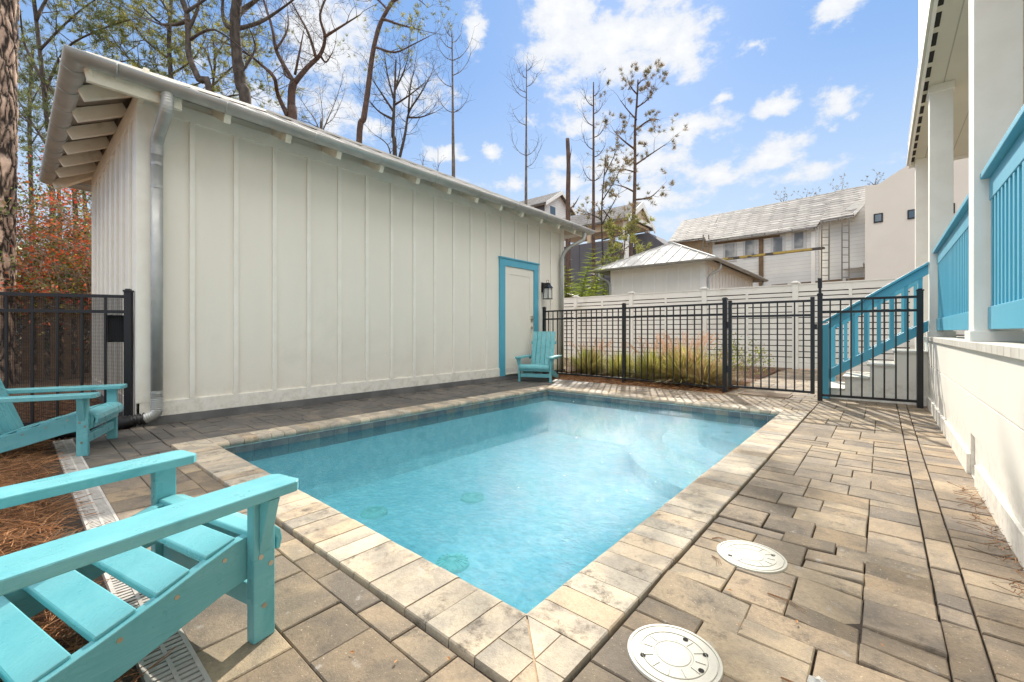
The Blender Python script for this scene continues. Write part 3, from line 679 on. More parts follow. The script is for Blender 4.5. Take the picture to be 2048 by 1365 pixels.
frus(1.808,1.86,.082,.05); frus(1.86,1.90,.05,.036); frus(1.90,1.912,.044,.03)
mb.tube([(LX+math.cos(q*math.pi/8)*.03*.3, LY+math.cos(q*math.pi/8)*.03, 1.94+math.sin(q*math.pi/8)*.03) for q in range(17)], .004, 6)
mb.beam((SX1+.03,LY,1.86),(LX,LY,1.86),.02,.02)
mb.build('lantern_frame', m_black, lt)
MB().box(LX-a+.004,LX+a-.004,LY-a+.004,LY+a-.004,1.59,1.795).build('lantern_glass', m_glass, lt)
MB().tube([(LX,LY,1.60),(LX,LY,1.70)], .012, 10).build('candle_tube', m_lid, lt)

# ------------------------------------------------------------------ adirondack chairs
def make_chair():
    t = thing('adirondack_chair', (0,0,0), 'x', 'chair', 'turquoise adirondack chairs round the pool')
    hw = .255; scr = []
    for s in (-1, 1):
        xo = s*(hw+.030)
        MB().box(xo-.018, xo+.018, -.032, .032, 0, .42).build('leg', m_poly, t, bevel=.004)
        br = MB(); x0, x1 = xo+s*.0185, xo+s*.052
        br.prism([(xo+s*.0185,-.018,.419),(xo+s*.068,-.018,.419),(xo+s*.060,-.018,.40),(xo+s*.0185,-.018,.255)], (0,.034,0)); br.build('arm_bracket', m_poly, t, bevel=.003)
        arm = MB(); xa = xo+s*.005; c = .018
        arm.prism([(xa-.062,-.72,.4205),(xa+.062,-.72,.4205),(xa+.066,.085-c,.4205),(xa+.066-c,.085,.4205),(xa-.066+c,.085,.4205),(xa-.066,.085-c,.4205)], (0,0,.031))
        arm.build('arm', m_poly, t, bevel=.004)
        # seat side board: curved top edge
        prof = [(.055,.265),(.045,.296),(.0,.305),(-.06,.298),(-.14,.272),(-.24,.236),(-.36,.198),(-.5,.160),(-.86,.050),(-.86,.0),(-.78,.0),(-.5,.048),(-.3,.104),(-.1,.165),(.04,.190)]
        xs = s*(hw-.008)
        sb = MB(); sb.prism([(xs-.016,y,z) for y, z in prof], (.032,0,0)); side = sb.build('side_board', m_poly, t, bevel=.003)
        for (y, z) in ((-.09,.262),(-.205,.222),(-.32,.185),(-.435,.150),(-.55,.118),(-.68,.075)):
            MB().disc((xs+s*.0155,y,z), .006, .002 if s > 0 else -.002, 12, 'x').build('screw', m_nickel, side)
        for (y, z) in ((-.012,.245),(.018,.215),(-.002,.10)):
            MB().disc((xo+s*.0178,y,z), .0075, .002 if s > 0 else -.002, 12, 'x').build('screw', m_nickel, t)
    # seat slats follow the side boards
    tops = [(.022,.311,.0),(-.09,.297,-.26),(-.205,.258,-.34),(-.32,.221,-.31),(-.435,.187,-.29),(-.55,.152,-.30)]
    for i, (y, z, sl) in enumerate(tops):
        mb = MB(); d = Vector((0, -1, sl*1.0 if sl else 0)).normalized()*.041
        a = Vector((-hw+.010,y,z-.010)); 
        if i == 0:
            pr = [(y-.045,z+.002),(y+.0,z+.004),(y+.03,z-.004),(y+.052,z-.024),(y+.058,z-.055),(y+.05,z-.085),(y+.036,z-.083),(y+.040,z-.052),(y+.028,z-.025),(y-.0,z-.018),(y-.045,z-.018)]
            mb.prism([(-hw-.012,q,h) for q, h in pr], (2*hw+.024,0,0))
        else:
            c = Vector((0,y,z-.011)); mb.hexa([c+Vector((-hw+.010,0,0))-d+Vector((0,0,-.010)), c+Vector((hw-.010,0,0))-d+Vector((0,0,-.010)), c+Vector((hw-.010,0,0))+d+Vector((0,0,-.010)), c+Vector((-hw+.010,0,0))+d+Vector((0,0,-.010)),
                 c+Vector((-hw+.010,0,0))-d+Vector((0,0,.010)), c+Vector((hw-.010,0,0))-d+Vector((0,0,.010)), c+Vector((hw-.010,0,0))+d+Vector((0,0,.010)), c+Vector((-hw+.010,0,0))+d+Vector((0,0,.010))])
        mb.build('seat_slat', m_poly, t, bevel=.004)
    MB().box(-hw+.012,hw-.012,.034,.052,.195,.285).build('front_apron', m_poly, t, bevel=.003)
    MB().box(-hw-.010,hw+.010,-.012,.018,.085,.15).build('stretcher', m_poly, t, bevel=.003)
    MB().box(-hw-.03,hw+.03,-.70,-.665,.375,.4195).build('back_rail', m_poly, t, bevel=.003)
    y0, z0, y1, z1 = -.50, .14, -.765, .905
    MB().box(-hw+.01,hw-.01,-.72,-.695,.66,.72).build('back_rail', m_poly, t, bevel=.003)
    for i in range(5):
        xb = (-2+i)*.087; xt = (-2+i)*.090; wd = .041
        mb = MB(); n = Vector((0, (z1-z0), -(y1-y0))).normalized()*.010
        P0 = Vector((xb,y0,z0)); P1 = Vector((xt,y1,z1)); dx = Vector((wd,0,0))
        mb.hexa([P0-dx-n,P0+dx-n,P1+dx-n,P1-dx-n,P0-dx+n,P0+dx+n,P1+dx+n,P1-dx+n]); mb.build('back_slat', m_poly, t, bevel=.004)
    return t
chair = make_chair()
chair.location = (-1.668,.419,0); chair.rotation_euler = (0,0,math.atan2(.22,.975))
chair['label'] = 'turquoise slatted chair nearest the camera, cut by the left edge over the pine straw'
c2 = copy_tree(chair); c2.location = (-4.66,.45,0); c2.rotation_euler = (0,0,-math.atan2(.38,.925)); c2['label'] = 'turquoise chair standing by the black mesh fence and shed corner'
c3 = copy_tree(chair); c3.location = (-4.72,6.12,0); c3.rotation_euler = (0,0,math.pi+math.atan2(.40,.92)); c3['label'] = 'small looking turquoise chair facing the pool in front of the shed door'

# ------------------------------------------------------------------ black aluminium fences
def fence_run(name, a, b, n, label, posts=(1,1), cat='fence', h=1.33, ph=1.38, rails=(.075,1.155,1.315), grp=None, z0=0):
    a = Vector(a); b = Vector(b); t = thing(name, (a+b)/2, label, cat, grp); d = (b-a)
    for k, e in enumerate((a, b)):
        if posts[k]:
            hh = posts[k] if posts[k] > 1 else ph
            mb = MB(); mb.beam(e+Vector((0,0,-.02)), e+Vector((0,0,hh)), .055, .055, up=d); mb.beam(e+Vector((0,0,hh)), e+Vector((0,0,hh+.018)), .066, .066, up=d); mb.beam(e+Vector((0,0,hh+.018)), e+Vector((0,0,hh+.03)), .04, .04, up=d)
            mb.build('post', m_black, t, bevel=.002)
    for z in rails: MB().beam(a+Vector((0,0,z)), b+Vector((0,0,z)), .026, .030).build('rail', m_black, t)
    for i in range(n):
        p = a+d*(i+1)/(n+1); MB().beam(p+Vector((0,0,rails[0])), p+Vector((0,0,rails[-1])), .016, .016, up=d).build('picket', m_black, t)
    return t
FG = 'black aluminium fence panels behind the pool'
f1 = fence_run('fence_panel', (-5.25,7.12,0), (-3.46,7.06,0), 15, 'black metal fence panel beginning at the shed wall behind the small chair', grp=FG)
f2 = fence_run('fence_panel', (-3.46,7.06,0), (-1.77,6.90,0), 14, 'black metal fence panel between the shed side panel and the gate', posts=(0,1), grp=FG)
f3 = fence_run('fence_panel', (-.62,6.90,0), (.335,7.0,0), 8, 'black metal fence panel in front of the turquoise stair rail', grp=FG)
mb = MB(); mb.beam((-.62,6.90,1.41),(-.62,6.90,1.47),.03,.03); mb.beam((-.62,6.90,1.47),(-.62,6.90,1.60),.045,.04); mb.build('latch', m_black, f3)
gate = thing('pool_gate', (-1.2,6.9,0), 'black metal pool gate standing beyond the floor grate', 'gate')
ga, gb = Vector((-1.70,6.90,0)), Vector((-.70,6.90,0))
for e in (ga, gb): MB().beam(e+Vector((0,0,.08)), e+Vector((0,0,1.36)), .045, .045, up=(1,0,0)).build('stile', m_black, gate, bevel=.002)
for z in (.10,1.12,1.31): MB().beam(ga+Vector((0.022,0,z)), gb+Vector((-.022,0,z)), .026, .030).build('rail', m_black, gate)
for i in range(9): p = ga+(gb-ga)*(i+1)/10; MB().beam(p+Vector((0,0,.10)), p+Vector((0,0,1.31)), .016, .016, up=(1,0,0)).build('picket', m_black, gate)
for z in (.35,1.0): MB().beam((-1.742,6.9,z-.05),(-1.742,6.9,z+.05),.03,.035).build('hinge', m_black, gate)
MB().beam((-.665,6.88,.93),(-.665,6.88,1.0),.03,.05).build('catch', m_black, gate)
# left fence with dark screen, attached to the end wall of the shed
f4 = fence_run('screened_fence', (-5.47,.735,0), (-6.90,-2.0,0), 17, 'black metal fence with dark mesh screen at the left of the shed', ph=1.28, rails=(.075,1.09,1.235))
MB().box(-5.62,-5.57,.60,.72,.80,1.06).build('bracket', m_black, f4)
scr = MB(); scr.add([(-5.515,.70,.03),(-6.93,-2.0,.03),(-6.93,-2.0,1.22),(-5.515,.70,1.22)], [(0,1,2,3)])
def mesh_mat():
    m = bpy.data.materials.new('dark_mesh_screen'); m.use_nodes = True; k = NT(m.node_tree); k.n.clear()
    s = k.new('ShaderNodeSeparateXYZ', {0: k.new('ShaderNodeTexCoord').outputs['Object']})
    a = k.math('SINE', k.math('MULTIPLY', s.outputs[1], 480)); b = k.math('SINE', k.math('MULTIPLY', s.outputs[2], 480))
    f = k.mapr(k.math('MAXIMUM', a, b), .0, .6, .5, .8)
    bs = k.new('ShaderNodeBsdfPrincipled', {'Base Color': (.012,.012,.014,1), 'Roughness': .9})
    mx = k.new('ShaderNodeMixShader', {0: f, 1: k.new('ShaderNodeBsdfTransparent').outputs[0], 2: bs.outputs[0]})
    k.l.new(mx.outputs[0], k.new('ShaderNodeOutputMaterial').inputs[0]); return m
scr.build('mesh_screen', mesh_mat(), f4)
# old picket fence far left behind the mesh
pk = thing('picket_fence', (-12.0,.5,0), 'dark weathered wooden picket fence seen through the black mesh', 'fence')
a, b = Vector((-11.9,-3.2,0)), Vector((-12.2,5.0,0)); n = 46; mb = MB()
for i in range(n):
    p = a+(b-a)*i/n; hgt = 1.55+random.uniform(-.03,.03); mb.beam(p, p+Vector((0,0,hgt)), .10, .02, up=(1,0,0))
mb.build('picket', m_brownw, pk)
for z in (.4,1.2): MB().beam(a+Vector((-.04,0,z)), b+Vector((-.04,0,z)), .04, .09).build('rail', m_brownw, pk)

# ------------------------------------------------------------------ white slat fence
WY = 12.40
posts = [-9.9,-7.82,-5.83,-3.70,-1.60,.50,2.6,4.7]
wf = thing('slat_fence', (-2.5,WY,0), 'long white horizontal slat fence behind the planting bed', 'fence')
for x in posts:
    mb = MB(); mb.box(x-.06,x+.06,WY-.06,WY+.06,-.03,2.07); mb.box(x-.085,x+.085,WY-.085,WY+.085,2.07,2.10); mb.box(x-.05,x+.05,WY-.05,WY+.05,2.10,2.125); mb.build('post', m_white, wf, bevel=.004)
for i in range(len(posts)-1):
    mb = MB(); x0, x1 = posts[i]+.06, posts[i+1]-.06; z = 1.90
    mb.box(x0,x1,WY-.022,WY+.018,1.87,2.03); mb.box(x0,x1,WY-.035,WY+.03,2.03,2.055)
    z = 1.845
    k = 0
    while z > .2:
        h_ = .085 if k < 2 else .115; mb.box(x0,x1,WY-.018,WY+.012,z-h_,z); z -= h_+.022; k += 1
        if k == 2: mb.box(x0,x1,WY-.018,WY+.012,z-.10,z+.0); z -= .125
    mb.box(x0,x1,WY-.02,WY+.015,.02,.15); mb.build('slat_panel', m_white, wf); MB().box(x0,x1,WY+.03,WY+.045,.03,1.9).build('gap_shade_sheet', m_gapshade, wf)  # dark sheet added behind the slats to shade their gaps
    xm = (x0+x1)/2; MB().box(xm-.03,xm+.03,WY-.035,WY-.019,.15,1.87).build('stile', m_white, wf)

# ------------------------------------------------------------------ porch house on the right
H = thing('porch_house', (1.5,5,0), 'cream house with raised porch, tall square columns and turquoise railings', 'house')
PF = .84; HX = .42; PE = 7.95; RE = 10.3
mb = MB(); mb.box(HX+.02, 2.7, -2.5, PE, -.05, PF-.05); 
sk = mb.build('foundation_wall', m_cream, H)
mb = MB(); mb.box(HX, HX+.0195, -2.5, PE, .515, PF-.051); mb.box(HX-.001, HX+.0195, -2.5, PE, .267, .507)
mb.box(HX+.004, HX+.0195, -2.5, 3.66, -.03, .26); mb.box(HX+.004, HX+.0195, 3.97, PE, -.03, .26); mb.box(HX-.014, HX+.003, 3.97, 7.2, -.02, .125); mb.box(HX-.014, HX+.003, -2.5, 3.66, -.02, .125)
mb.build('skirt_boards', m_cream, sk)
MB().box(HX+.005, HX+.04, 3.66, 3.97, -.03, .0).build('notch_sill', m_trim, sk)
fl = MB(); y = -2.5
while y < PE+.02: fl.box(HX-.02, 2.7, y+.0015, y+.138, PF-.048, PF); y += .14
fl.build('porch_floor', m_porchf, H, bevel=.003)
CZ = 3.82
for (y0, tall) in ((.15,1),(3.86,1),(7.13,1),(10.0,0)):
    mb = MB(); mb.box(HX+.005,HX+.205,y0,y0+.20,(PF if tall else 0),CZ); c = mb.build('column', m_trim, H, bevel=.003)
    if tall:
        MB().box(HX-.012,HX+.225,y0-.02,y0+.22,PF+.0005,PF+.065).build('column_base', m_trim, c, bevel=.003)
        MB().box(HX-.008,HX+.217,y0-.012,y0+.212,CZ-.09,CZ-.001).build('column_cap', m_trim, c, bevel=.003)
def railing(y0, y1):
    mb = MB(); mb.box(HX+.03,HX+.17,y0,y1,PF+.985,PF+1.02); top = mb.build('railing', m_blue, H, bevel=.004)
    MB().box(HX+.068,HX+.112,y0,y1,PF+.85,PF+.984).build('sub_rail', m_blue, top, bevel=.003)
    MB().box(HX+.062,HX+.118,y0,y1,PF+.075,PF+.21).build('bottom_rail', m_blue, top, bevel=.003)
    n = int((y1-y0)/.093); s = (y1-y0)/n
    for i in range(n):
        yc = y0+s*(i+.5); MB().box(HX+.072,HX+.108,yc-.019,yc+.019,PF+.2105,PF+.8495).build('baluster', m_blue, top)
railing(.36,3.85); railing(4.07,7.12)
MB().box(HX-.10,2.9,-2.5,RE,CZ,CZ+.05).build('porch_ceiling', m_ceil, H)
EX = .345
mb = MB(); mb.box(EX,EX+.025,-2.5,RE+.05,CZ-.03,CZ+.40); mb.box(EX,2.9,RE+.05,RE+.075,CZ-.03,CZ+.40); mb.build('fascia', m_trim, H)
mb = MB(); mb.add([(EX-.006,-2.6,CZ+.40),(EX-.006,RE+.12,CZ+.40),(2.9,RE+.12,CZ+1.5),(2.9,-2.6,CZ+1.5)], [(0,1,2,3)]); mb.add([(EX-.006,-2.6,CZ+.43),(EX-.006,RE+.12,CZ+.43),(2.9,RE+.12,CZ+1.53),(2.9,-2.6,CZ+1.53)], [(3,2,1,0)])
mb.add([(EX-.006,-2.6,CZ+.40),(EX-.006,RE+.12,CZ+.40),(EX-.006,RE+.12,CZ+.43),(EX-.006,-2.6,CZ+.43)], [(0,1,2,3)]); mb.build('porch_roof', m_trim, H)
for i in range(26):
    y = 10.1-i*.36; MB().box(HX-.052,HX-.008,y-.25,y,CZ-.004,CZ+.002).build('soffit_vent', m_darkhole, H)
MB().box(HX+.03,3.2,-2.5,9.7,CZ+.9,CZ+4.4).build('upper_wall', m_cream, H)
mb = MB(); mb.box(2.7,2.95,-2.5,RE-.4,-.05,CZ-.001); mb.build('wall', m_board, H)
# stairs running down to the left, closed side boards
SY, SYB = 7.24, 8.15
for i, (xl, z) in enumerate(((-.40,.145),(-.14,.315),(.105,.485),(-99,.655))):
    if xl < -50: continue
xs = [-.63,-.40,-.145,.105]; zs = [.145,.31,.485,.66]
for i in range(4):
    x0 = xs[i]; x1 = HX+.0
    mb = MB(); mb.box(x0+.02, (xs[i+1]+.02 if i < 3 else HX+.018), SY, SYB, 0, zs[i]-.028); st = mb.build('step', m_cream, H)
    tx = MB(); tx.box(x0-.005, (xs[i+1]+.018 if i < 3 else HX+.018), SY-.02, SY+.27, zs[i]-.0275, zs[i]); tx.box(x0-.005, (xs[i+1]+.018 if i < 3 else HX+.018), SY+.274, SY+.56, zs[i]-.0275, zs[i]); tx.box(x0-.005, (xs[i+1]+.018 if i < 3 else HX+.018), SY+.564, SYB+.02, zs[i]-.0275, zs[i])
    tx.build('tread', m_porchf, st, bevel=.002)
MB().box(-.54, HX, SY-.012, SY-.002, .0, .115).build('stair_skirt', m_trim, H)
def stair_rail(yc, near):
    s = (1.73-1.03)/(.41+.63)            # slope of the rail
    zt = lambda x: 1.035+s*(x+.63)
    mb = MB(); mb.box(-.635,-.545,yc-.045,yc+.045,0,zt(-.635)-.04); top = mb.build('stair_railing', m_blue, H, bevel=.003)
    def bar(x0, x1, zo, h_, w_, nm, m=m_blue):
        q = MB(); q.prism([(x0,yc-w_/2,zt(x0)+zo-h_),(x1,yc-w_/2,zt(x1)+zo-h_),(x1,yc-w_/2,zt(x1)+zo),(x0,yc-w_/2,zt(x0)+zo)], (0,w_,0)); q.build(nm, m, top, bevel=.003)
    bar(-.66,.42,.0,.035,.10,'handrail'); bar(-.545,.42,-.037,.11,.045,'upper_rail'); bar(-.545,.42,-.70,.13,.045,'lower_rail')
    xx = -.42
    while xx < .40:
        q = MB(); q.prism([(xx-.02,yc-.018,zt(xx-.02)-.70),(xx+.02,yc-.018,zt(xx+.02)-.70),(xx+.02,yc-.018,zt(xx+.02)-.146),(xx-.02,yc-.018,zt(xx-.02)-.146)], (0,.036,0)); q.build('baluster', m_blue, top); xx += .128
stair_rail(7.20, True); stair_rail(8.19, False)

# ------------------------------------------------------------------ neighbouring shed behind the white fence
s2, g2 = hip_shed(-7.45, -4.22, 14.15, 20.6, 3.10, 'cream neighbouring shed with pale hipped metal roof behind the white fence', False)
spout(smooth_path([(-3.84,14.45,3.06),(-3.84,14.45,2.85),(-4.15,14.3,2.68),(-4.15,14.3,0)]), .04, s2)
spout(smooth_path([(-7.7,13.75,3.06),(-7.7,13.75,2.85),(-7.45,14.1,2.68),(-7.45,14.1,0)]), .04, s2)
spout(smooth_path([(-3.84,20.8,3.06),(-3.84,20.8,2.85),(-4.15,20.5,2.6),(-4.15,20.5,0)]), .04, s2)

# ------------------------------------------------------------------ far buildings
# their long fronts run a few degrees off the pool's axes
E1 = -Vector((ray(300,664).x, ray(300,664).y, 0)).normalized(); NB = Vector((-E1.y, E1.x, 0)); NB = NB if NB.y > 0 else -NB     # along the front, away from us
BP = P(1730,664,19); BP.z = 0
def F(px, py, back=0):      # point of the front plane (or of one lying further back)
    d = ray(px, py); o = BP+NB*back; t = NB.dot(o-Vector((0,0,EYE)))/NB.dot(d); return Vector((0,0,EYE))+d*t
B = thing('construction_house', F(1540,600), 'long white unfinished building with grey slate roof and taped windows', 'building')
wl = MB(); L0, L1 = F(1418,484), F(1732,400)
def slab(poly, th=.25): 
    mb = MB(); mb.prism(poly, NB*th); return mb
def dn(p, z=0): return Vector((p.x,p.y,z))
a, b = F(1425,488,.0), F(1636,460)
e0, e1 = F(1418,483), F(1637,455)
w_ = slab([dn(a,2.9), dn(e1,2.9), e1+Vector((0,0,.16)), a+Vector((0,0,.16))], .2); w_.build('wall', m_clap, B)
c0, c1 = F(1637,455,.5), F(1731,400,.5)
w_ = slab([dn(c0,2.9), dn(c1,2.9), F(1731,402,.5), F(1712,404,.5), F(1668,436,.5), F(1637,442,.5)], 2); w_.build('wall', m_clap, B)
w_ = slab([dn(F(1372,500,.7),1), dn(F(1426,500,.7),1), F(1426,470,.7), F(1345,480,.7)], .2); w_.build('wall', m_tan, B)
w_ = slab([dn(F(1338,500,1.5),0), dn(F(1732,500,1.5),0), F(1732,540,1.5), F(1338,560,1.5)], 5); w_.build('dark_ground_storey', m_brownw, B)
rd = 3.2
rf = MB()
def roofq(pts, th=.12):
    rf.prism(pts, (0,0,-th))
R0, R1 = F(1366,442,rd), F(1681,381,rd)
roofq([F(1336,484,.1)-NB*0, F(1418,474,.1), R0+(R1-R0)*.28, R0]); roofq([e0-NB*.35+Vector((0,0,.0)), e1-NB*.35, F(1690,380,rd), R0+(R1-R0)*.12])
roofq([F(1640,441,-.1), F(1706,429,-.1), F(1732,400,1.2), F(1732,371,rd), F(1674,381,rd)])
rf.build('roof', m_shingle, B)
ge = MB(); ge.prism([F(1701,430,0),F(1731,402,0),F(1731,409,0),F(1706,434,0)], NB*.08); ge.build('rake_board', m_trim, B)
for (px, py) in ((1460,507),(1500,500),(1556,492),(1598,484)):
    a = F(px-9, py-17); b = F(px+9, py-17-1.5); z0 = F(px, py+17).z
    fr_ = MB(); fr_.prism([Vector((a.x,a.y,z0))-E1*.12, Vector((b.x,b.y,z0))+E1*.12, Vector((b.x,b.y,a.z+.12))+E1*.12, Vector((a.x,a.y,a.z+.12))-E1*.12], -NB*.03)
    wn = fr_.build('window', material('plastic_sheet', (.58,.56,.53), (.50,.48,.45), scale=1.5, rough=.35), B)
    pn = MB(); pn.prism([Vector((a.x,a.y,z0+.1))-NB*.031, Vector((b.x,b.y,z0+.1))-NB*.031, Vector((b.x,b.y,a.z))-NB*.031, Vector((a.x,a.y,a.z))-NB*.031], -NB*.006)
    pn.build('pane', material('taped_pane', (.17,.18,.19), (.45,.44,.41), scale=1.6, rough=.3, lo=.42, hi=.68), wn)
MB().prism([F(1519,478),F(1527,477),dn(F(1527,500),3.2),dn(F(1519,500),3.2)], -NB*.1).build('timber_post', m_brownw, B)
MB().prism([F(1430,486),F(1560,470),F(1560,474),F(1430,490)], -NB*.05).build('timber_trim', m_brownw, B)
MB().prism([F(1623,464),F(1631,463),dn(F(1631,500),3.0),dn(F(1623,500),3.0)], -NB*.06).build('corner_board', m_trim, B)
MB().prism([F(1690,532,.4),F(1729,528,.4),F(1729,536,.4),F(1690,540,.4)], -NB*.3).build('ledge', m_clap, B)
for q in ((1543,1575),(1602,1685),(1692,1729)):
    MB().prism([F(q[0],571-(q[0]-1530)*.082,-.0),F(q[1],571-(q[1]-1530)*.082,-.0),dn(F(q[1],580),2.2),dn(F(q[0],580),2.2)], -NB*.02).build('opening', m_brownw, B)
# scaffold plank and ladders
pl = thing('scaffold_plank', dn(F(1540,510)), 'yellow and black plank slung across the white building front', 'plank')
MB().prism([F(1437,519,-.9),F(1650,495,-.9),F(1650,499,-.9),F(1437,523,-.9)], -NB*.25).build('board', m_plank, pl)
def ladder(px, y0, y1, wpx, back, label, lean=0):
    t = thing('ladder', dn(F(px, 560, back)), label, 'ladder', 'metal ladders on the building site')
    ends = []
    for s in (-1, 1):
        a = F(px+s*wpx/2, y1, back); b = F(px+s*wpx/2+lean, y0, back); a.z = .0; MB().beam(a, b, .05, .05).build('side_rail', m_steel, t); ends.append((a, b))
    n = int((ends[0][1].z-ends[0][0].z)/.33)
    for i in range(1, n):
        f = i/n; MB().beam(ends[0][0].lerp(ends[0][1], f), ends[1][0].lerp(ends[1][1], f), .03, .03).build('rung', m_steel, t)
ladder(1649, 445, 566, 15, -.5, 'left ladder with the yellow plank end resting at its rungs', 2)
ladder(1691, 436, 560, 14, -.4, 'right ladder against the white wall near the stucco building')
ladder(1412, 470, 520, 11, -.2, 'short distant ladder at the lower end of the slate roof')

S = thing('stucco_building', dn(F(1800,500)), 'plain pale stucco building with three small dark windows', 'building')
tp = [F(1730,372,-.2), F(1757,369,-.2), F(1785,350,-.2), F(1812,333,-.2), F(1838,314,-.2), F(1900,281,-.2), F(1960,245,-.2), F(2030,205,-.2)]
mb = MB(); mb.prism([dn(tp[0])]+tp+[dn(tp[-1])], NB*7); swall = mb.build('wall', m_stucco, S)
for (x0,y0,x1,y1) in ((1747.5,429,1766,447),(1815,421,1833,439.5),(1895,409,1910,429)):
    a = F(x0,y0,-.2); b = F(x1,y0,-.2); z0 = F(x0,y1,-.2).z; z1 = a.z
    mb = MB(); mb.prism([Vector((a.x,a.y,z0)),Vector((b.x,b.y,z0)),Vector((b.x,b.y,z1)),Vector((a.x,a.y,z1))], -NB*.03); wn = mb.build('window', m_black, S)
    ins = E1*.05; mb = MB(); mb.prism([Vector((a.x,a.y,z0+.05))+ins-NB*.0305,Vector((b.x,b.y,z0+.05))-ins-NB*.0305,Vector((b.x,b.y,z1-.05))-ins-NB*.0305,Vector((a.x,a.y,z1-.05))+ins-NB*.0305], -NB*.004); mb.build('pane', m_pane, wn)

def gable(name, label, apex, t, eR, eL, ridge_px, wallm, roofm, zb=0, ov=.35, windows=()):
    """gable faces +X; apex, right and left eave tips given by where they stand on the gable plane"""
    A = P(*apex, t); Xg = A.x; er = onX(*eR, Xg); el_ = onX(*eL, Xg); rb = onY(*ridge_px, A.y)
    h = thing(name, (Xg-2, A.y, 0), label, 'building'); L = rb.x-Xg
    hwid = max(er.y-A.y, A.y-el_.y); er = Vector((Xg, A.y+hwid, er.z)); el_ = Vector((Xg, A.y-hwid, er.z))
    mb = MB()
    for e in (er, el_): mb.prism([A, e, e+Vector((L,0,0)), A+Vector((L,0,0))], (0,0,-.14))
    mb.build('roof', roofm, h)
    mb = MB(); s = (A.z-er.z)/hwid; w2 = hwid-ov; xw = Xg-ov
    mb.prism([(xw,A.y-w2,zb),(xw,A.y+w2,zb),(xw,A.y+w2,A.z-s*w2-.16),(xw,A.y,A.z-.16),(xw,A.y-w2,A.z-s*w2-.16)], (L+2*ov,0,0)); mb.build('wall', wallm, h)
    mb = MB()
    for e in (er, el_): mb.prism([A+Vector((.004,0,0)), e+Vector((.004,0,0)), e+Vector((.004,0,-.26)), A+Vector((.004,0,-.30))], (.05,0,0))
    mb.build('rake_board', m_trim, h)
    return h, Xg, A, er, el_, xw, w2
hC, Xg, A, er, el_, xw, w2 = gable('gabled_house', 'distant white gabled house rising above the shed roof end', (1124,382), 34, (1153,427), (1097,405), (1030,406), m_clap, m_shinglem)
q = onX(1101,412,xw+.02); mb = MB(); mb.box(xw-.01,xw+.03,q.y,q.y+.65,q.z-1.9,q.z); mb.build('window', m_pane, hC)
yf = A.y-w2-.02
mb = MB(); mb.box(xw-4.6,xw-.05,yf-.03,yf+.1,A.z-6.2,el_.z-.12); mb.build('window_bay', m_char, hC)
for x_ in (-.75,-1.7,-2.7,-3.7): MB().box(xw+x_-.36,xw+x_+.36,yf-.05,yf-.029,el_.z-2.1,el_.z-.45).build('window', m_pane, hC)
# charcoal house with open roofed terrace
G_ = P(1284,404,25); Xg = G_.x; er = onX(1309,458,Xg); hw_ = er.y-G_.y; zE = er.z; sl = (G_.z-zE)/hw_
g = thing('charcoal_house', (Xg-3,G_.y,0), 'dark charcoal panelled house with gabled open roof terrace above', 'building')
L = onY(1120,440,G_.y).x-Xg
mb = MB()
for sy in (-1,1): mb.prism([G_, (Xg,G_.y+sy*hw_,zE), (Xg+L,G_.y+sy*hw_,zE), (Xg+L,G_.y,G_.z)], (0,0,-.12))
mb.build('roof', m_shinglem, g)
mb = MB()
for sy in (-1,1): mb.prism([(Xg+.01,G_.y,G_.z),(Xg+.01,G_.y+sy*hw_,zE),(Xg+.01,G_.y+sy*hw_,zE-.3),(Xg+.01,G_.y,G_.z-.35)], (.06,0,0))
mb.box(Xg-.02,Xg+.06,G_.y-hw_*.8,G_.y+hw_*.8,zE-.02,zE+.14)
mb.build('rake_board', m_trim, g)
MB().prism([(Xg-.1,G_.y,G_.z-.2),(Xg-.1,G_.y+hw_*.85,zE+.1),(Xg-.1,G_.y-hw_*.85,zE+.1)], (-.1,0,0)).build('gable_panel', m_tan, g)
MB().box(Xg+L,Xg-.2,G_.y-hw_*.8,G_.y+hw_*.8,zE-.15,zE-.02).build('terrace_ceiling', m_tan, g)
MB().box(Xg+L,Xg-.1,G_.y-hw_*.86,G_.y-hw_*.74,zE-.5,zE-.02).build('beam', m_tan, g)
for (dx, dy) in ((-.3,-.8),(-.3,.8),(-2.6,-.8),(-5.2,-.8),(-2.6,.8)):
    MB().box(Xg+dx-.12,Xg+dx+.12,G_.y+dy*hw_-.12,G_.y+dy*hw_+.12,3.2,zE-.15).build('terrace_post', m_trim if dx > -1 else m_tan, g)
fz = onY(1180,487,G_.y-hw_).z
dk = MB(); GX = onY(1224,500,G_.y-hw_-.1).x; dk.box(Xg+L-1.5,GX,G_.y-hw_-.1,G_.y+hw_,0,fz); bk = dk.build('wall', m_char, g)
mb = MB()
for i in range(7): xx = GX-.05-i*1.05; mb.box(xx-.03,xx+.03,G_.y-hw_-.13,G_.y-hw_-.101,0,fz)
for z in (1.6,2.75,3.9): mb.box(Xg+L-1.5,GX-.02,G_.y-hw_-.125,G_.y-hw_-.101,z,z+.05)
mb.build('panel_trim', m_char, bk)
MB().box(GX-5.0,GX-4.3,G_.y-hw_-.14,G_.y-hw_-.1,2.3,3.9).build('window', m_pane, g)
MB().box(GX+.02,Xg+.1,G_.y-hw_+.2,G_.y+hw_,0,fz-1.1).build('lower_wall', m_clap, g)
p0 = onY(1268,470,G_.y+hw_*.2); p1 = onY(1326,487,G_.y+hw_*.2)
MB().prism([(p0.x,p0.y,0),(p1.x,p1.y,0),(p1.x,p1.y,p1.z),(p0.x+ (p1.x-p0.x)*.5,p0.y,p0.z),(p0.x,p0.y,p0.z)], (0,2.5,0)).build('side_wing', m_char, g)

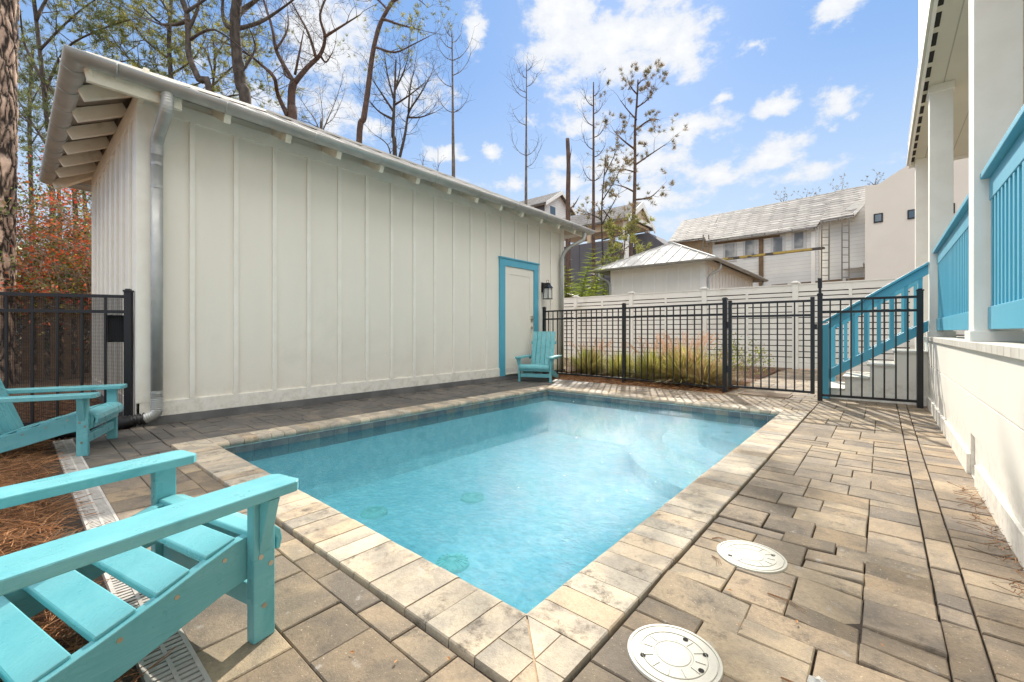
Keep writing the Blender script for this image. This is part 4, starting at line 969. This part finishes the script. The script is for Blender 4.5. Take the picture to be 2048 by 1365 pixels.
# ------------------------------------------------------------------ plants
def grow(mb, tips, p, d, L, r, lev, rr, up=.15, wob=.25, kids=3, spread=.7, seg=5, n=5, taper=.45, shrink=.62):
    pts = [p.copy()]; rad = [r]; d = d.normalized(); nodes = []
    for i in range(seg):
        d = (d+Vector((rr.gauss(0,wob),rr.gauss(0,wob),rr.gauss(0,wob)+up))*.35).normalized(); p = p+d*L/seg; pts.append(p.copy()); rad.append(max(.003, r*(1-(1-taper)*(i+1)/seg))); nodes.append((p.copy(), d.copy(), rad[-1]))
    mb.tube(pts, rad, n if lev > 1 else 3, False, rr.random())
    if lev <= 0: tips.append((pts[-1], d)); tips.append((pts[-2], d)); return
    for k in range(kids):
        q, dd, r2 = nodes[min(len(nodes)-1, 1+int(rr.random()*(seg-1)))] if k else nodes[-1]
        s = Vector((rr.gauss(0,1),rr.gauss(0,1),rr.gauss(0,.6))); s = (s-dd*s.dot(dd)).normalized()
        grow(mb, tips, q, dd*(1-spread*.5)+s*spread, L*shrink*rr.uniform(.75,1.2), max(.004, r2*.62), lev-1, rr, up, wob, kids, spread, max(3, seg-1), n, taper, shrink)
def needles(mb, tips, rr, per=10, L=.2, wd=.02, frac=1):
    for (p, d) in tips:
        if rr.random() > frac: continue
        tn = rr.random()
        for k in range(per):
            s = Vector((rr.gauss(0,1),rr.gauss(0,1),rr.gauss(0,1))).normalized(); v = (d*.8+s+Vector((0,0,.35))).normalized()*L*rr.uniform(.6,1.15); o = s*L*.12
            mb.blade(p+o, p+o+v, wd, min(1, max(0, tn+rr.uniform(-.25,.25))))
def path3(px, t, rr, jit=.3):
    out = []
    for i, q in enumerate(px): out.append(P(q[0], q[1], t + (q[2] if len(q) > 2 else 0) + rr.gauss(0, jit)*(i > 0)))
    return out
def resample(pts, n):
    """smooth Catmull-Rom through the given points"""
    out = []
    for i in range(len(pts)-1):
        p0 = pts[max(i-1,0)]; p1 = pts[i]; p2 = pts[i+1]; p3 = pts[min(i+2,len(pts)-1)]
        for k in range(n):
            t = k/n; out.append(.5*((2*p1)+(p2-p0)*t+(2*p0-5*p1+4*p2-p3)*t*t+(3*p1-p0-3*p2+p3)*t**3))
    return out+[pts[-1]]
def tree(name, label, t, trunk, r0, r1, limbs, twig=dict(), bark=None, leafm=None, nd=None, group=None, seed=1, along=0, twm=None, amb=None):
    """trunk and limbs: lists of points on the photo's sight lines at real depth t; twigs grow by themselves"""
    rr = random.Random(seed); pts = path3(trunk, t, rr, .05); base = Vector((pts[0].x, pts[0].y, 0)); 
    if pts[0].z > .3: pts = [base]+pts
    root = thing(name, base, label, 'tree', group); tk = MB(); tp = resample(pts, 5)
    tot = len(tp)-1; rads = [r0+(r1-r0)*(i/tot)**.9 for i in range(tot+1)]
    rads = [q*(1+.08*noise.noise(tp[i]*3)) for i, q in enumerate(rads)]
    tk.tube(tp, rads, 10)
    cr = MB(); tips = []; kw = dict(lev=2, rr=rr); kw.update(twig); Lt = kw.pop('L', 1.2); sp = kw.pop('every', 2); tr_ = kw.pop('r', .02)
    for lb in limbs:
        lp = resample(path3(lb[1:], t, rr, .35), 4); ra = lb[0]; m = len(lp)
        lr = [max(tr_, ra*(1-.72*i/(m-1))) for i in range(m)]; tk.tube(lp, lr, 7)
        for i in range(1, m, sp):
            d = (lp[min(i+1,m-1)]-lp[i-1]).normalized(); s = Vector((rr.gauss(0,1),rr.gauss(0,1),rr.gauss(.2,.7))).normalized()
            grow(cr, tips, lp[i], d*.5+s*.8, Lt*rr.uniform(.5,1.1), max(.008, min(lr[i]*.5, tr_*1.5)), **kw)
        grow(cr, tips, lp[-1], lp[-1]-lp[-2], Lt, lr[-1]*.8, **kw)
    if along:
        for i in range(int(tot*.35), tot, max(1, tot//along)):
            s = Vector((rr.gauss(0,1),rr.gauss(0,1),rr.uniform(-.1,.4))).normalized(); grow(cr, tips, tp[i], s, Lt*rr.uniform(.4,1), .012, **kw)
    tko = tk.build('trunk', bark or m_bark, root, smooth=True)
    if cr.v: cr.build('crown', twm or m_twig, root)
    if leafm and nd:
        lm = MB(); needles(lm, tips, rr, **nd); lm.build('foliage', leafm, root)
    return root
TG = 'pines and bare trees beyond the sheds'
# spreading pine at the upper left
tree('pine_tree', 'wide leafy pine spreading over the gutter corner at upper left', 15, [(105,420),(100,300),(88,180),(75,60),(60,-60)], .09, .05,
     [(.06,(100,330),(150,250),(110,190)),(.045,(92,230),(170,200),(230,130),(290,120)),(.05,(88,190),(130,100),(200,60),(260,40)),(.045,(80,100),(150,30),(220,-20)),(.05,(100,300),(60,240),(30,190)),(.06,(85,160),(50,90),(40,20)),(.05,(100,350),(150,330),(120,290)),(.06,(72,40),(110,-20),(190,-40)),(.05,(95,260),(160,290),(215,225))],
     dict(L=1.25, lev=2, every=1, kids=3, wob=.4, r=.012, up=.05), m_bark, m_needle, dict(per=13, L=.19, wd=.022, frac=1), TG, 3)
tree('pine_tree', 'slender pine with yellow green tufts just behind the shed roof', 16, [(345,260),(343,170),(338,90),(342,10),(345,-60)], .11, .05,
     [(.05,(343,170),(300,150),(250,110),(215,60)),(.05,(341,120),(290,80),(240,20),(180,-10)),(.04,(340,60),(290,20),(260,-30)),(.04,(342,150),(385,120),(410,80)),(.04,(343,180),(390,170),(440,150)),(.04,(340,30),(310,-20),(290,-60)),(.04,(342,190),(300,180),(240,170))],
     dict(L=1.15, lev=2, every=1, kids=3, wob=.4, r=.012, up=.08), m_bark, m_needley, dict(per=13, L=.19, wd=.022, frac=1), TG, 4)
tree('pine_tree', 'low yellow green pine crown between the two dark trunks', 17, [(428,240),(426,180),(430,120),(425,70)], .07, .03,
     [(.04,(427,190),(395,150),(370,130)),(.04,(428,170),(470,130),(500,110)),(.04,(428,200),(480,190),(515,200)),(.04,(427,150),(410,100),(380,80)),(.04,(428,120),(455,80),(500,70))],
     dict(L=.95, lev=2, every=1, kids=3, wob=.4, r=.010, up=.08), m_bark, m_needley, dict(per=10, L=.16, wd=.024, frac=.8), TG, 5)
tree('bare_tree', 'dark curving bare trunk leaning over the shed roof', 14, [(420,210),(398,160),(378,110),(376,60),(372,20),(350,-30)], .10, .075,
     [(.08,(378,40),(350,50),(315,48)),(.07,(376,60),(395,20),(400,-20)),(.06,(372,25),(410,0),(470,-40)),(.05,(380,80),(430,60),(500,112)),(.06,(340,-10),(300,-40))],
     dict(L=.9, lev=3, every=2, kids=3, wob=.4, r=.010), m_bark, None, None, TG, 6)
tree('bare_tree', 'thick dark trunk wrapped in dry vines behind the shed', 15, [(492,240),(482,170),(474,110),(470,50),(474,0),(480,-60)], .20, .15,
     [(.10,(472,60),(452,50),(445,20),(450,-40)),(.12,(474,30),(500,10),(540,-20)),(.08,(470,60),(520,45),(560,20),(600,-10)),(.05,(480,150),(510,100),(500,60))],
     dict(L=.9, lev=3, every=2, kids=3, wob=.5, r=.008), m_bark, None, None, TG, 7, along=12)
tree('bare_tree', 'forked bare tree with two wide limbs left of the tall leaning pine', 16, [(586,262),(583,220),(584,180),(590,160)], .17, .13,
     [(.10,(590,165),(615,135),(640,110),(650,75),(640,30),(660,-20)),(.09,(588,165),(570,135),(552,100),(545,60),(530,10),(520,-30)),(.09,(575,232),(556,190),(548,155),(525,132),(500,112),(470,96)),(.06,(648,75),(680,55),(720,30)),(.06,(632,115),(618,70),(600,35),(580,0)),(.05,(552,100),(575,60),(575,20)),(.05,(588,160),(570,150),(565,120)),(.05,(590,150),(600,100),(608,60)),(.05,(640,110),(652,125),(665,105))],
     dict(L=.85, lev=3, every=2, kids=3, wob=.4, r=.010), m_barkr, None, None, TG, 8)
tree('pine_tree', 'tall leaning pine with sparse tufts on its right side', 18, [(718,296),(728,235),(736,180),(745,110),(758,55),(775,20),(800,-20)], .14, .07,
     [(.05,(752,95),(790,105),(825,90),(860,72)),(.06,(765,38),(800,50),(840,60)),(.05,(775,20),(755,0),(728,-10)),(.05,(785,5),(820,-10),(850,10)),(.04,(742,140),(748,135))],
     dict(L=1.0, lev=2, every=2, kids=3, wob=.4, r=.012), m_barkr, m_needley, dict(per=10, L=.17, wd=.022, frac=.55), TG, 9)
tree('bare_tree', 'bushy leafless tree with many upright shoots', 19, [(790,322),(786,270),(788,220),(790,170),(792,120)], .12, .03,
     [(.06,(788,225),(765,190),(745,160)),(.06,(788,240),(760,225),(740,205)),(.07,(797,325),(810,270),(818,225),(840,190),(862,150)),(.05,(815,235),(840,235),(870,225)),(.05,(788,200),(775,150),(770,115)),(.05,(790,180),(805,150),(815,120)),(.05,(817,225),(820,180),(828,140)),(.04,(783,320),(775,290),(750,270)),(.05,(790,210),(820,190),(850,165)),(.04,(788,190),(800,140),(798,110))],
     dict(L=.95, lev=2, every=1, kids=3, wob=.25, up=.35, r=.010), m_bark, None, None, TG, 10)
def spire(label, t, x0, y0, y1, r, lv, seed, bark, leafm=None, nd=None, x1=None, name='bare_tree'):
    rr = random.Random(seed); x1 = x1 or x0; limbs = []
    for (f, w_, s) in lv:
        y = y0+(y1-y0)*f; x = x0+(x1-x0)*f; limbs.append((r*.22, (x, y), (x+s*w_*.45, y-w_*.22), (x+s*w_*.85, y-w_*.75), (x+s*w_, y-w_*1.2)))
    return tree(name, label, t, [(x0+(x1-x0)*k/5, y0+(y1-y0)*k/5) for k in range(6)], r, r*.22, limbs, dict(L=.6, lev=1, every=2, kids=2, wob=.3, up=.3, r=.010), bark, leafm, nd, TG, seed)
spire('thin straight bare pine with upturned branches left of the sky gap', 20, 907,360,62,.10,[(.45,32,1),(.45,30,-1),(.62,40,-1),(.70,36,1),(.80,30,-1),(.80,40,1),(.88,26,-1),(.92,18,1),(.96,12,-1)],21,m_barkg,x1=904)
spire('thin bare pine pole standing above the shed roof end', 21, 1052,415,128,.085,[(.28,24,1),(.36,24,1),(.36,28,-1),(.57,28,-1),(.76,30,-1),(.80,30,-1),(.84,22,1),(.9,16,-1),(.95,12,1)],22,m_barkg,x1=1053)
spire('pale leafless pine right of the broken trunk', 22, 1187,560,165,.13,[(.5,20,1),(.5,20,-1),(.62,24,1),(.66,20,-1),(.72,24,1),(.78,20,-1),(.84,18,1),(.88,16,-1),(.93,12,1)],23,m_barkr,m_needleb,dict(per=5,L=.16,wd=.02,frac=.15))
tree('pine_tree', 'tall pine with browning needles above the neighbouring shed roof', 20, [(1262,500),(1268,420),(1270,330),(1270,260),(1274,200),(1276,160)], .115, .03,
     [(.05,(1270,400),(1300,395),(1318,380)),(.05,(1270,385),(1250,375),(1232,370)),(.05,(1271,330),(1300,310),(1330,290)),(.05,(1271,300),(1245,280),(1228,262)),(.05,(1272,260),(1300,240),(1318,240)),(.04,(1273,240),(1255,220),(1240,200)),(.04,(1274,215),(1295,200),(1308,180)),(.04,(1275,190),(1262,175),(1256,160)),(.03,(1276,170),(1285,160),(1292,158)),(.04,(1271,345),(1250,340),(1236,345))],
     dict(L=.6, lev=2, every=2, kids=2, wob=.35, r=.009), m_barkr, m_needleb, dict(per=14, L=.18, wd=.020, frac=1), TG, 24, along=6)
tree('broken_tree', 'snapped dead trunk with a broken top beside the charcoal house', 17, [(1136,600),(1136,500),(1136,400),(1137,330),(1135,278)], .125, .075, [(.04,(1138,420),(1150,408),(1157,396)),(.03,(1138,330),(1141,310),(1143,298))], dict(L=.25, lev=0, every=9, r=.008), m_barkr, None, None, TG, 25)
tree('pine_tree', 'small leafy pine in front of the charcoal house', 18, [(1207,600),(1206,520),(1203,440),(1206,380),(1212,310)], .05, .02,
     [(.03,(1204,450),(1225,410),(1238,385)),(.03,(1204,440),(1185,430),(1172,425)),(.03,(1206,400),(1230,360),(1245,330)),(.03,(1206,480),(1240,470),(1258,455)),(.03,(1206,540),(1235,500),(1245,540)),(.03,(1206,420),(1225,440),(1240,435)),(.03,(1209,350),(1225,320),(1232,300))],
     dict(L=.5, lev=1, every=1, kids=3, wob=.35, r=.008), m_bark, m_needleb, dict(per=9, L=.16, wd=.024, frac=.8), TG, 26)
tree('pine_tree', 'young green pine between the two tall pines behind the roof', 17, [(1238,580),(1246,520),(1250,480),(1252,455)], .04, .015,
     [(.02,(1248,500),(1262,490),(1275,495)),(.02,(1250,480),(1240,465),(1232,462)),(.02,(1251,470),(1262,460),(1270,455)),(.02,(1247,510),(1235,505),(1225,515)),(.02,(1244,530),(1258,520),(1270,530))],
     dict(L=.45, lev=1, every=1, kids=3, wob=.35, r=.008), m_bark, m_needley, dict(per=12, L=.18, wd=.026, frac=1), TG, 27)
tree('bare_tree', 'small twiggy bare tree rising just over the roof seam', 18, [(644,275),(640,262)], .05, .03,
     [(.03,(642,270),(655,240),(670,205),(680,175)),(.03,(642,270),(630,240),(612,215),(600,195)),(.025,(642,265),(645,230),(640,190)),(.02,(650,250),(668,235),(688,190)),(.02,(636,255),(615,245),(598,240))],
     dict(L=.55, lev=2, every=1, kids=2, wob=.3, up=.25, r=.006), m_barkg, None, None, TG, 28)
for i, (x, y, s) in enumerate(((1567,398,7),(1612,392,9),(1683,376,12),(1750,362,9))):
    tree('leafy_tree', ['small green treetop above the low end of the slate roof','green treetop peeping over the middle of the slate roof','largest green treetop above the slate ridge','green treetop by the stucco roof edge'][i], 30, [(x,y+40),(x,y+15),(x,y+6)], .08, .05,
         [(.03,(x,y+10),(x-s,y+2)),(.03,(x,y+10),(x+s,y)),(.03,(x,y+8),(x+s*.2,y-s*.4))], dict(L=.45, lev=1, every=2, kids=2, r=.006), m_twig, m_needleb, dict(per=4, L=.14, wd=.03, frac=.8), 'treetops over the slate roof', 40+i)
for i, (x, y0, y1) in enumerate(((846,332,300),(876,345,296))):
    tree('sapling', ['short bare sapling tip above the roof near the bushy tree','taller bare sapling tip left of the straight pine'][i], 17, [(x,y0+20),(x,y0),(x,y1)], .02, .006, [(.01,(x,y0-8),(x+4,y0-20)),(.01,(x,y0),(x-5,y0-14))], dict(L=.25, lev=1, every=2, kids=2, r=.005), m_barkg, None, None, TG, 60+i)

# near trunk on the left: flaky bark plates modelled as relief
bt = P(-10,664,7.6); root = thing('pine_tree', (bt.x,bt.y,0), 'thick rough barked pine trunk at the left picture edge behind the fence', 'tree')
mb = MB(); NU, NV = 110, 420; vs = []; tn = []
for j in range(NV+1):
    z = -.1+9.0*j/NV
    for i in range(NU):
        a = 2*math.pi*i/NU; ux, uy = math.cos(a), math.sin(a); q = Vector((ux*.62+bt.x, uy*.62, z*.85))
        q = q+noise.noise_vector(q*2.2)*.22+noise.noise_vector(q*7)*.05; dv = noise.voronoi(Vector((q.x,q.y,q.z*.8))*3.4)[0]; dw = noise.voronoi(Vector((q.x,q.y,q.z*1.6))*8)[0]; e = min(1, max(0, (dv[1]-dv[0])*2.6*(.75+.5*min(1,(dw[1]-dw[0])*3)))); fl_ = noise.fractal(q*9, .8, 2, 4)
        r = .205-.012*z/3+.030*e**.6+.007*fl_ + .05*math.exp(-z*3); lean = -.009*z
        vs.append((bt.x+ux*r+lean, bt.y+uy*r+.012*z, z))
        tn.append(max(0, min(1, -.35+1.25*e**.55+.45*fl_)))
fs_ = [(j*NU+i, j*NU+(i+1) % NU, (j+1)*NU+(i+1) % NU, (j+1)*NU+i) for j in range(NV) for i in range(NU)]
k0 = len(mb.v); mb.v += vs; mb.f += fs_; mb.tn += [tn[f[0]] for f in fs_]
mb.build('trunk', m_barkl, root, smooth=True)
mb = MB(); tips = []; rr = random.Random(5)
for q in range(5): grow(mb, tips, Vector((bt.x,bt.y,8.2+q*.15)), Vector((rr.gauss(0,1),rr.gauss(0,1),.4)), 1.8, .05, 2, rr)
mb.build('crown', m_twig, root); lm = MB(); needles(lm, tips, rr, 9, .18, .012); lm.build('foliage', m_needle, root)

# autumn shrubs behind the left fence
def shrub(name, label, c, rx, rz, n, mats, twigs=40, leaf=.07, seed=1, cat='shrub', group=None, z0=0, stem=.02):
    rr = random.Random(seed); random.seed(seed); c = Vector(c); root = thing(name, (c.x,c.y,z0), label, cat, group)
    tw = MB(); tips = []
    for i in range(twigs):
        a = rr.random()*6.283; b = c+Vector((math.cos(a), math.sin(a), 0))*rx*rr.random()*.4; b.z = z0
        grow(tw, tips, b, Vector((math.cos(a)*.5, math.sin(a)*.5, 1)), rz*rr.uniform(.5,.9), stem*rr.uniform(.3,1), 2, rr, .15, .35, 3, .8, 5, 4)
    tw.build('stems', m_stem, root)
    mbs = [MB() for _ in mats]
    for i in range(n):
        p, d = rr.choice(tips) if tips else (c, Vector((0,0,1)))
        q = p+Vector((rr.gauss(0,.10),rr.gauss(0,.10),rr.gauss(0,.08)))*(.6+rx*.35); 
        if q.z < z0: continue
        kk = noise.noise(q*1.1+Vector((seed*3,0,0))); idx = int(max(0, min(len(mats)-1, (kk*1.4+.5)*len(mats)))) ; idx = idx if rr.random() < .75 else rr.randrange(len(mats))
        mbs[idx].leaf(q, leaf*rr.uniform(.6,1.3), rr.random())
    for m_, b in zip(mats, mbs):
        if b.v: b.build('foliage', m_, root)
    return root
SG = 'autumn shrubs behind the left fence'
shrub('autumn_shrub','red leaved shrub close to the shed end wall',(-12.4,1.9,0),1.0,2.7,11000,[m_red,m_brownl,m_red,m_green],42,0.060,1,group=SG)
shrub('autumn_shrub','red and green shrub just right of the big trunk',(-13.3,.9,0),1.1,2.9,11000,[m_green,m_red,m_yell,m_brownl],42,0.064,2,group=SG)
shrub('autumn_shrub','tall green and yellow shrub rising behind the red ones',(-14.5,2.6,0),1.3,3.3,11000,[m_green,m_yell,m_brownl],40,0.072,3,group=SG)
shrub('autumn_shrub','brown twiggy shrub low behind the picket fence',(-14.6,1.0,0),1.4,2.6,8000,[m_brownl,m_green,m_brownl,m_red],42,0.072,4,group=SG)
shrub('autumn_shrub','tall red tipped shrub beside the gutter end',(-15.5,.6,0),1.2,3.5,9000,[m_brownl,m_red,m_needle],38,0.072,5,group=SG)
shrub('autumn_shrub','dark green shrub behind the big trunk at the left edge',(-14.0,-1.3,0),1.5,3.4,7000,[m_green,m_brownl,m_green],24,.10,6,group=SG)
ug = MB(); rr = random.Random(77); random.seed(77)
for i in range(26000):
    x = rr.uniform(-26,-16.5); y = rr.uniform(-6,12); h_ = 3.4+1.6*noise.noise(Vector((x*.35,y*.35,0))); ug.leaf((x,y,h_*rr.random()**1.2), rr.uniform(.10,.24), rr.random())
ug.build('undergrowth', m_brownl, kind='stuff')
GG = 'pines standing in the wood behind the left fence'
for i, (px, t_, h_) in enumerate(((62,19,230),(118,22,300),(150,17,330),(170,21,350))):
    tree('pine_tree', ['straight wood pine just right of the big trunk','thin wood pine left of the gutter end','dark wood pine seen below the gutter end','wood pine nearest the shed end wall'][i], t_, [(px,560),(px+2,450),(px-3,h_),(px+4,h_-140)], .12, .05,
         [(.03,(px,h_+60),(px+25,h_+20),(px+40,h_)),(.03,(px,h_+20),(px-25,h_-10),(px-40,h_-40)),(.03,(px,h_-20),(px+20,h_-60),(px+40,h_-70)),(.03,(px,h_-60),(px-20,h_-90),(px-30,h_-120))], dict(L=1.2, lev=2, every=1, kids=3, r=.010, wob=.4), m_bark, m_needle, dict(per=8, L=.18, wd=.024, frac=.6), GG, 80+i)

# ornamental grasses, bushes and palms
def grass_clump(label, c, r, h, n, plumes, seed, dry=.3):
    rr = random.Random(seed); root = thing('ornamental_grass', (c[0],c[1],0), label, 'grass clump', 'ornamental grasses in the bed')
    g = MB(); dg = MB(); pm = MB()
    for i in range(n):
        a = rr.random()*6.283; q = rr.random()**.5*r*.42; b = Vector((c[0]+math.cos(a)*q, c[1]+math.sin(a)*q, 0)); out = Vector((math.cos(a), math.sin(a), 0)); L = h*rr.uniform(.5,1.1); lean = rr.uniform(.05,1.0)
        th = R(88-62*lean**1.3); L *= 1.15
        pts = [b+out*L*math.cos(th)*u*(1+.5*u)+Vector((0,0,L*(math.sin(th)*u-.30*u*u*(.25+lean*.8)))) for u in (0,.35,.7,1)]
        s = Vector((-out.y,out.x,0)); vs = []
        for p, w_ in zip(pts, (.005,.006,.005,.001)): vs += [p-s*w_, p+s*w_]
        (dg if rr.random() < dry else g).add(vs, [(0,1,3,2),(2,3,5,4),(4,5,7,6)], rr.random())
    for i in range(plumes):
        a = rr.random()*6.283; out = Vector((math.cos(a), math.sin(a), 0)); b = Vector((c[0],c[1],0))+out*r*.2; L = h*rr.uniform(.95,1.3)
        tip = b+out*L*rr.uniform(.2,.55)+Vector((0,0,L*.95)); mid = b+out*L*.1+Vector((0,0,L*.6)); dg.tube([b,mid,tip], [.002,.0015,.001], 3, False, .6)
        d = (tip-mid).normalized(); l = rr.uniform(.16,.24)
        for k in range(110):
            f = rr.random(); p = tip-d*l*.3+d*l*f; sd = Vector((rr.gauss(0,1),rr.gauss(0,1),rr.gauss(0,1))).normalized(); pm.blade(p, p+d*.022+sd*.020*(1-abs(f-.45)), .006, rr.random())
    g.build('blades', m_grass, root)
    if dg.v: dg.build('dry_blades', m_grassd, root)
    if pm.v: pm.build('plumes', m_plume, root)
random.seed(5)
grass_clump('ornamental grass clump nearest the shed corner', (-4.75,8.05), .42, .56, 1250, 30, 1)
grass_clump('small green grass clump just left of the middle fence post', (-3.95,7.95), .36, .50, 1000, 10, 2, .15)
grass_clump('green and pink plumed grass right of the middle fence post', (-3.25,7.85), .40, .56, 1500, 44, 3, .15)
grass_clump('largest golden grass clump with pink plumes behind the fence', (-2.62,7.70), .52, .66, 2200, 64, 4, .45)
grass_clump('dry golden grass clump left of the gate post', (-2.25,7.45), .35, .46, 1000, 20, 5, .8)
shrub('garden_shrub','low yellow green shrub behind the gate hinge',(-1.98,8.35,0),.35,.55,1300,[m_yell,m_palm,m_green],16,.035,31,group='low shrubs in the bed',stem=.006)
shrub('garden_shrub','small pale spiky plant beside the gate post',(-2.15,7.75,0),.2,.28,300,[m_grass,m_plume],8,.03,32,group='low shrubs in the bed',stem=.004)
def frond_bush(label, c, r, h, n, seed):
    rr = random.Random(seed); random.seed(seed); root = thing('palm_bush', (c.x,c.y,0), label, 'palm', 'palm bushes by the charcoal house'); mb = MB(); st = MB()
    for i in range(n):
        a = rr.random()*6.283; out = Vector((math.cos(a), math.sin(a), 0)); L = h*rr.uniform(.6,1.1); ln = rr.uniform(.2,1); b = Vector((c.x,c.y,0))+out*.1
        pts = [b+out*L*ln*(k/8)**1.5*.8+Vector((0,0,L*(k/8)*(1-.30*ln*(k/8)))) for k in range(9)]
        st.tube(pts, [.012]*8+[.004], 3, False)
        for k in range(3, 9):
            for s in (-1,1):
                for q in range(3):
                    p = pts[k-1].lerp(pts[k], q/3); sd = Vector((-out.y,out.x,0))*s; mb.blade(p, p+sd*.26*r+out*.14+Vector((0,0,rr.uniform(-.05,.12))), .035, rr.random())
    st.build('stems', m_palm, root); mb.build('fronds', m_palm, root)
for (px, t_, h_, s, lb) in ((1148,17.5,4.6,1,'tallest yellow green palm bush beside the far downspout'),(1172,17,3.5,2,'yellow green palm bush between the two dark trunks'),(1200,17.5,3.4,3,'low yellow green palm bush near the neighbouring shed')):
    c = P(px,664,t_); frond_bush(lb, c, 1.3, h_, 34, s)

# ------------------------------------------------------------------ litter on the paving
def litter_needle(p, a, l, z=.004):
    c = Vector((p[0],p[1],z)); d = Vector((math.cos(a), math.sin(a), 0)); s = Vector((-d.y,d.x,0)); mb = MB()
    for k in (0,1,2): mb.tube([c+s*.002*k, c+d*l*.5+s*(.006*k+.004)+Vector((0,0,.003)), c+d*l+s*.010*(k-1)], [.0011,.0009,.0005], 4, False, .4)
    return mb
for i, (p, a, l) in enumerate((((-.30,1.69),-.3,.12),((-.28,1.10),.2,.12),((-.12,1.16),.9,.14),((.02,1.35),.1,.16),((-.52,1.83),-.9,.07),((-.20,1.30),-.2,.12),((.08,1.22),2.2,.10),((-.56,1.98),.5,.06),((-1.02,.55),.8,.05))):
    litter_needle(p, a, l).build('pine_needles', m_straw, origin=(p[0],p[1],0), label='fallen reddish pine needles lying on the paving', cat='pine needles', group='pine needles dropped on the paving')
pp = MB(); rr = random.Random(4)
for k in range(14): c = Vector((-.125+rr.gauss(0,.010), 1.335+rr.gauss(0,.007), .008+rr.random()*.01)); random.seed(k); pp.leaf(c, .026, .5, .8)
pp.build('paper_scrap', m_paper, origin=(-.125,1.335,0), label='crumpled white paper scrap on the paving at lower right', cat='litter')
lv = [(-.40,1.62),(-.20,1.58),(-.33,1.45),(-1.0,.68),(-1.12,.62),(.0,1.62),(-.25,1.78),(-.85,.62),(.30,3.62),(.34,3.5),(.36,3.3),(-.9,.78)]
for i, (x, y) in enumerate(lv):
    mb = MB(); random.seed(i+50); c = Vector((x,y,.007)); u = Vector((math.cos(i*1.7), math.sin(i*1.7), .1))*.008; v = Vector((-u.y,u.x,.002))*.6
    mb.add([c-u,c-v*.8+Vector((0,0,.002)),c+u,c+v+Vector((0,0,.002))], [(0,1,2,3)])
    mb.build('dry_leaf', m_dleaf, origin=(x,y,0), label='tiny dry orange leaf fragment lying on the pavers', cat='leaf', group='leaf bits on the paving')
edge = straw('edge_needles', .33, .41, 2.2, 3.6, 90, .002, .02, .0025, (.04,.09)); edge.build('edge_pine_needles', m_straw, kind='stuff')
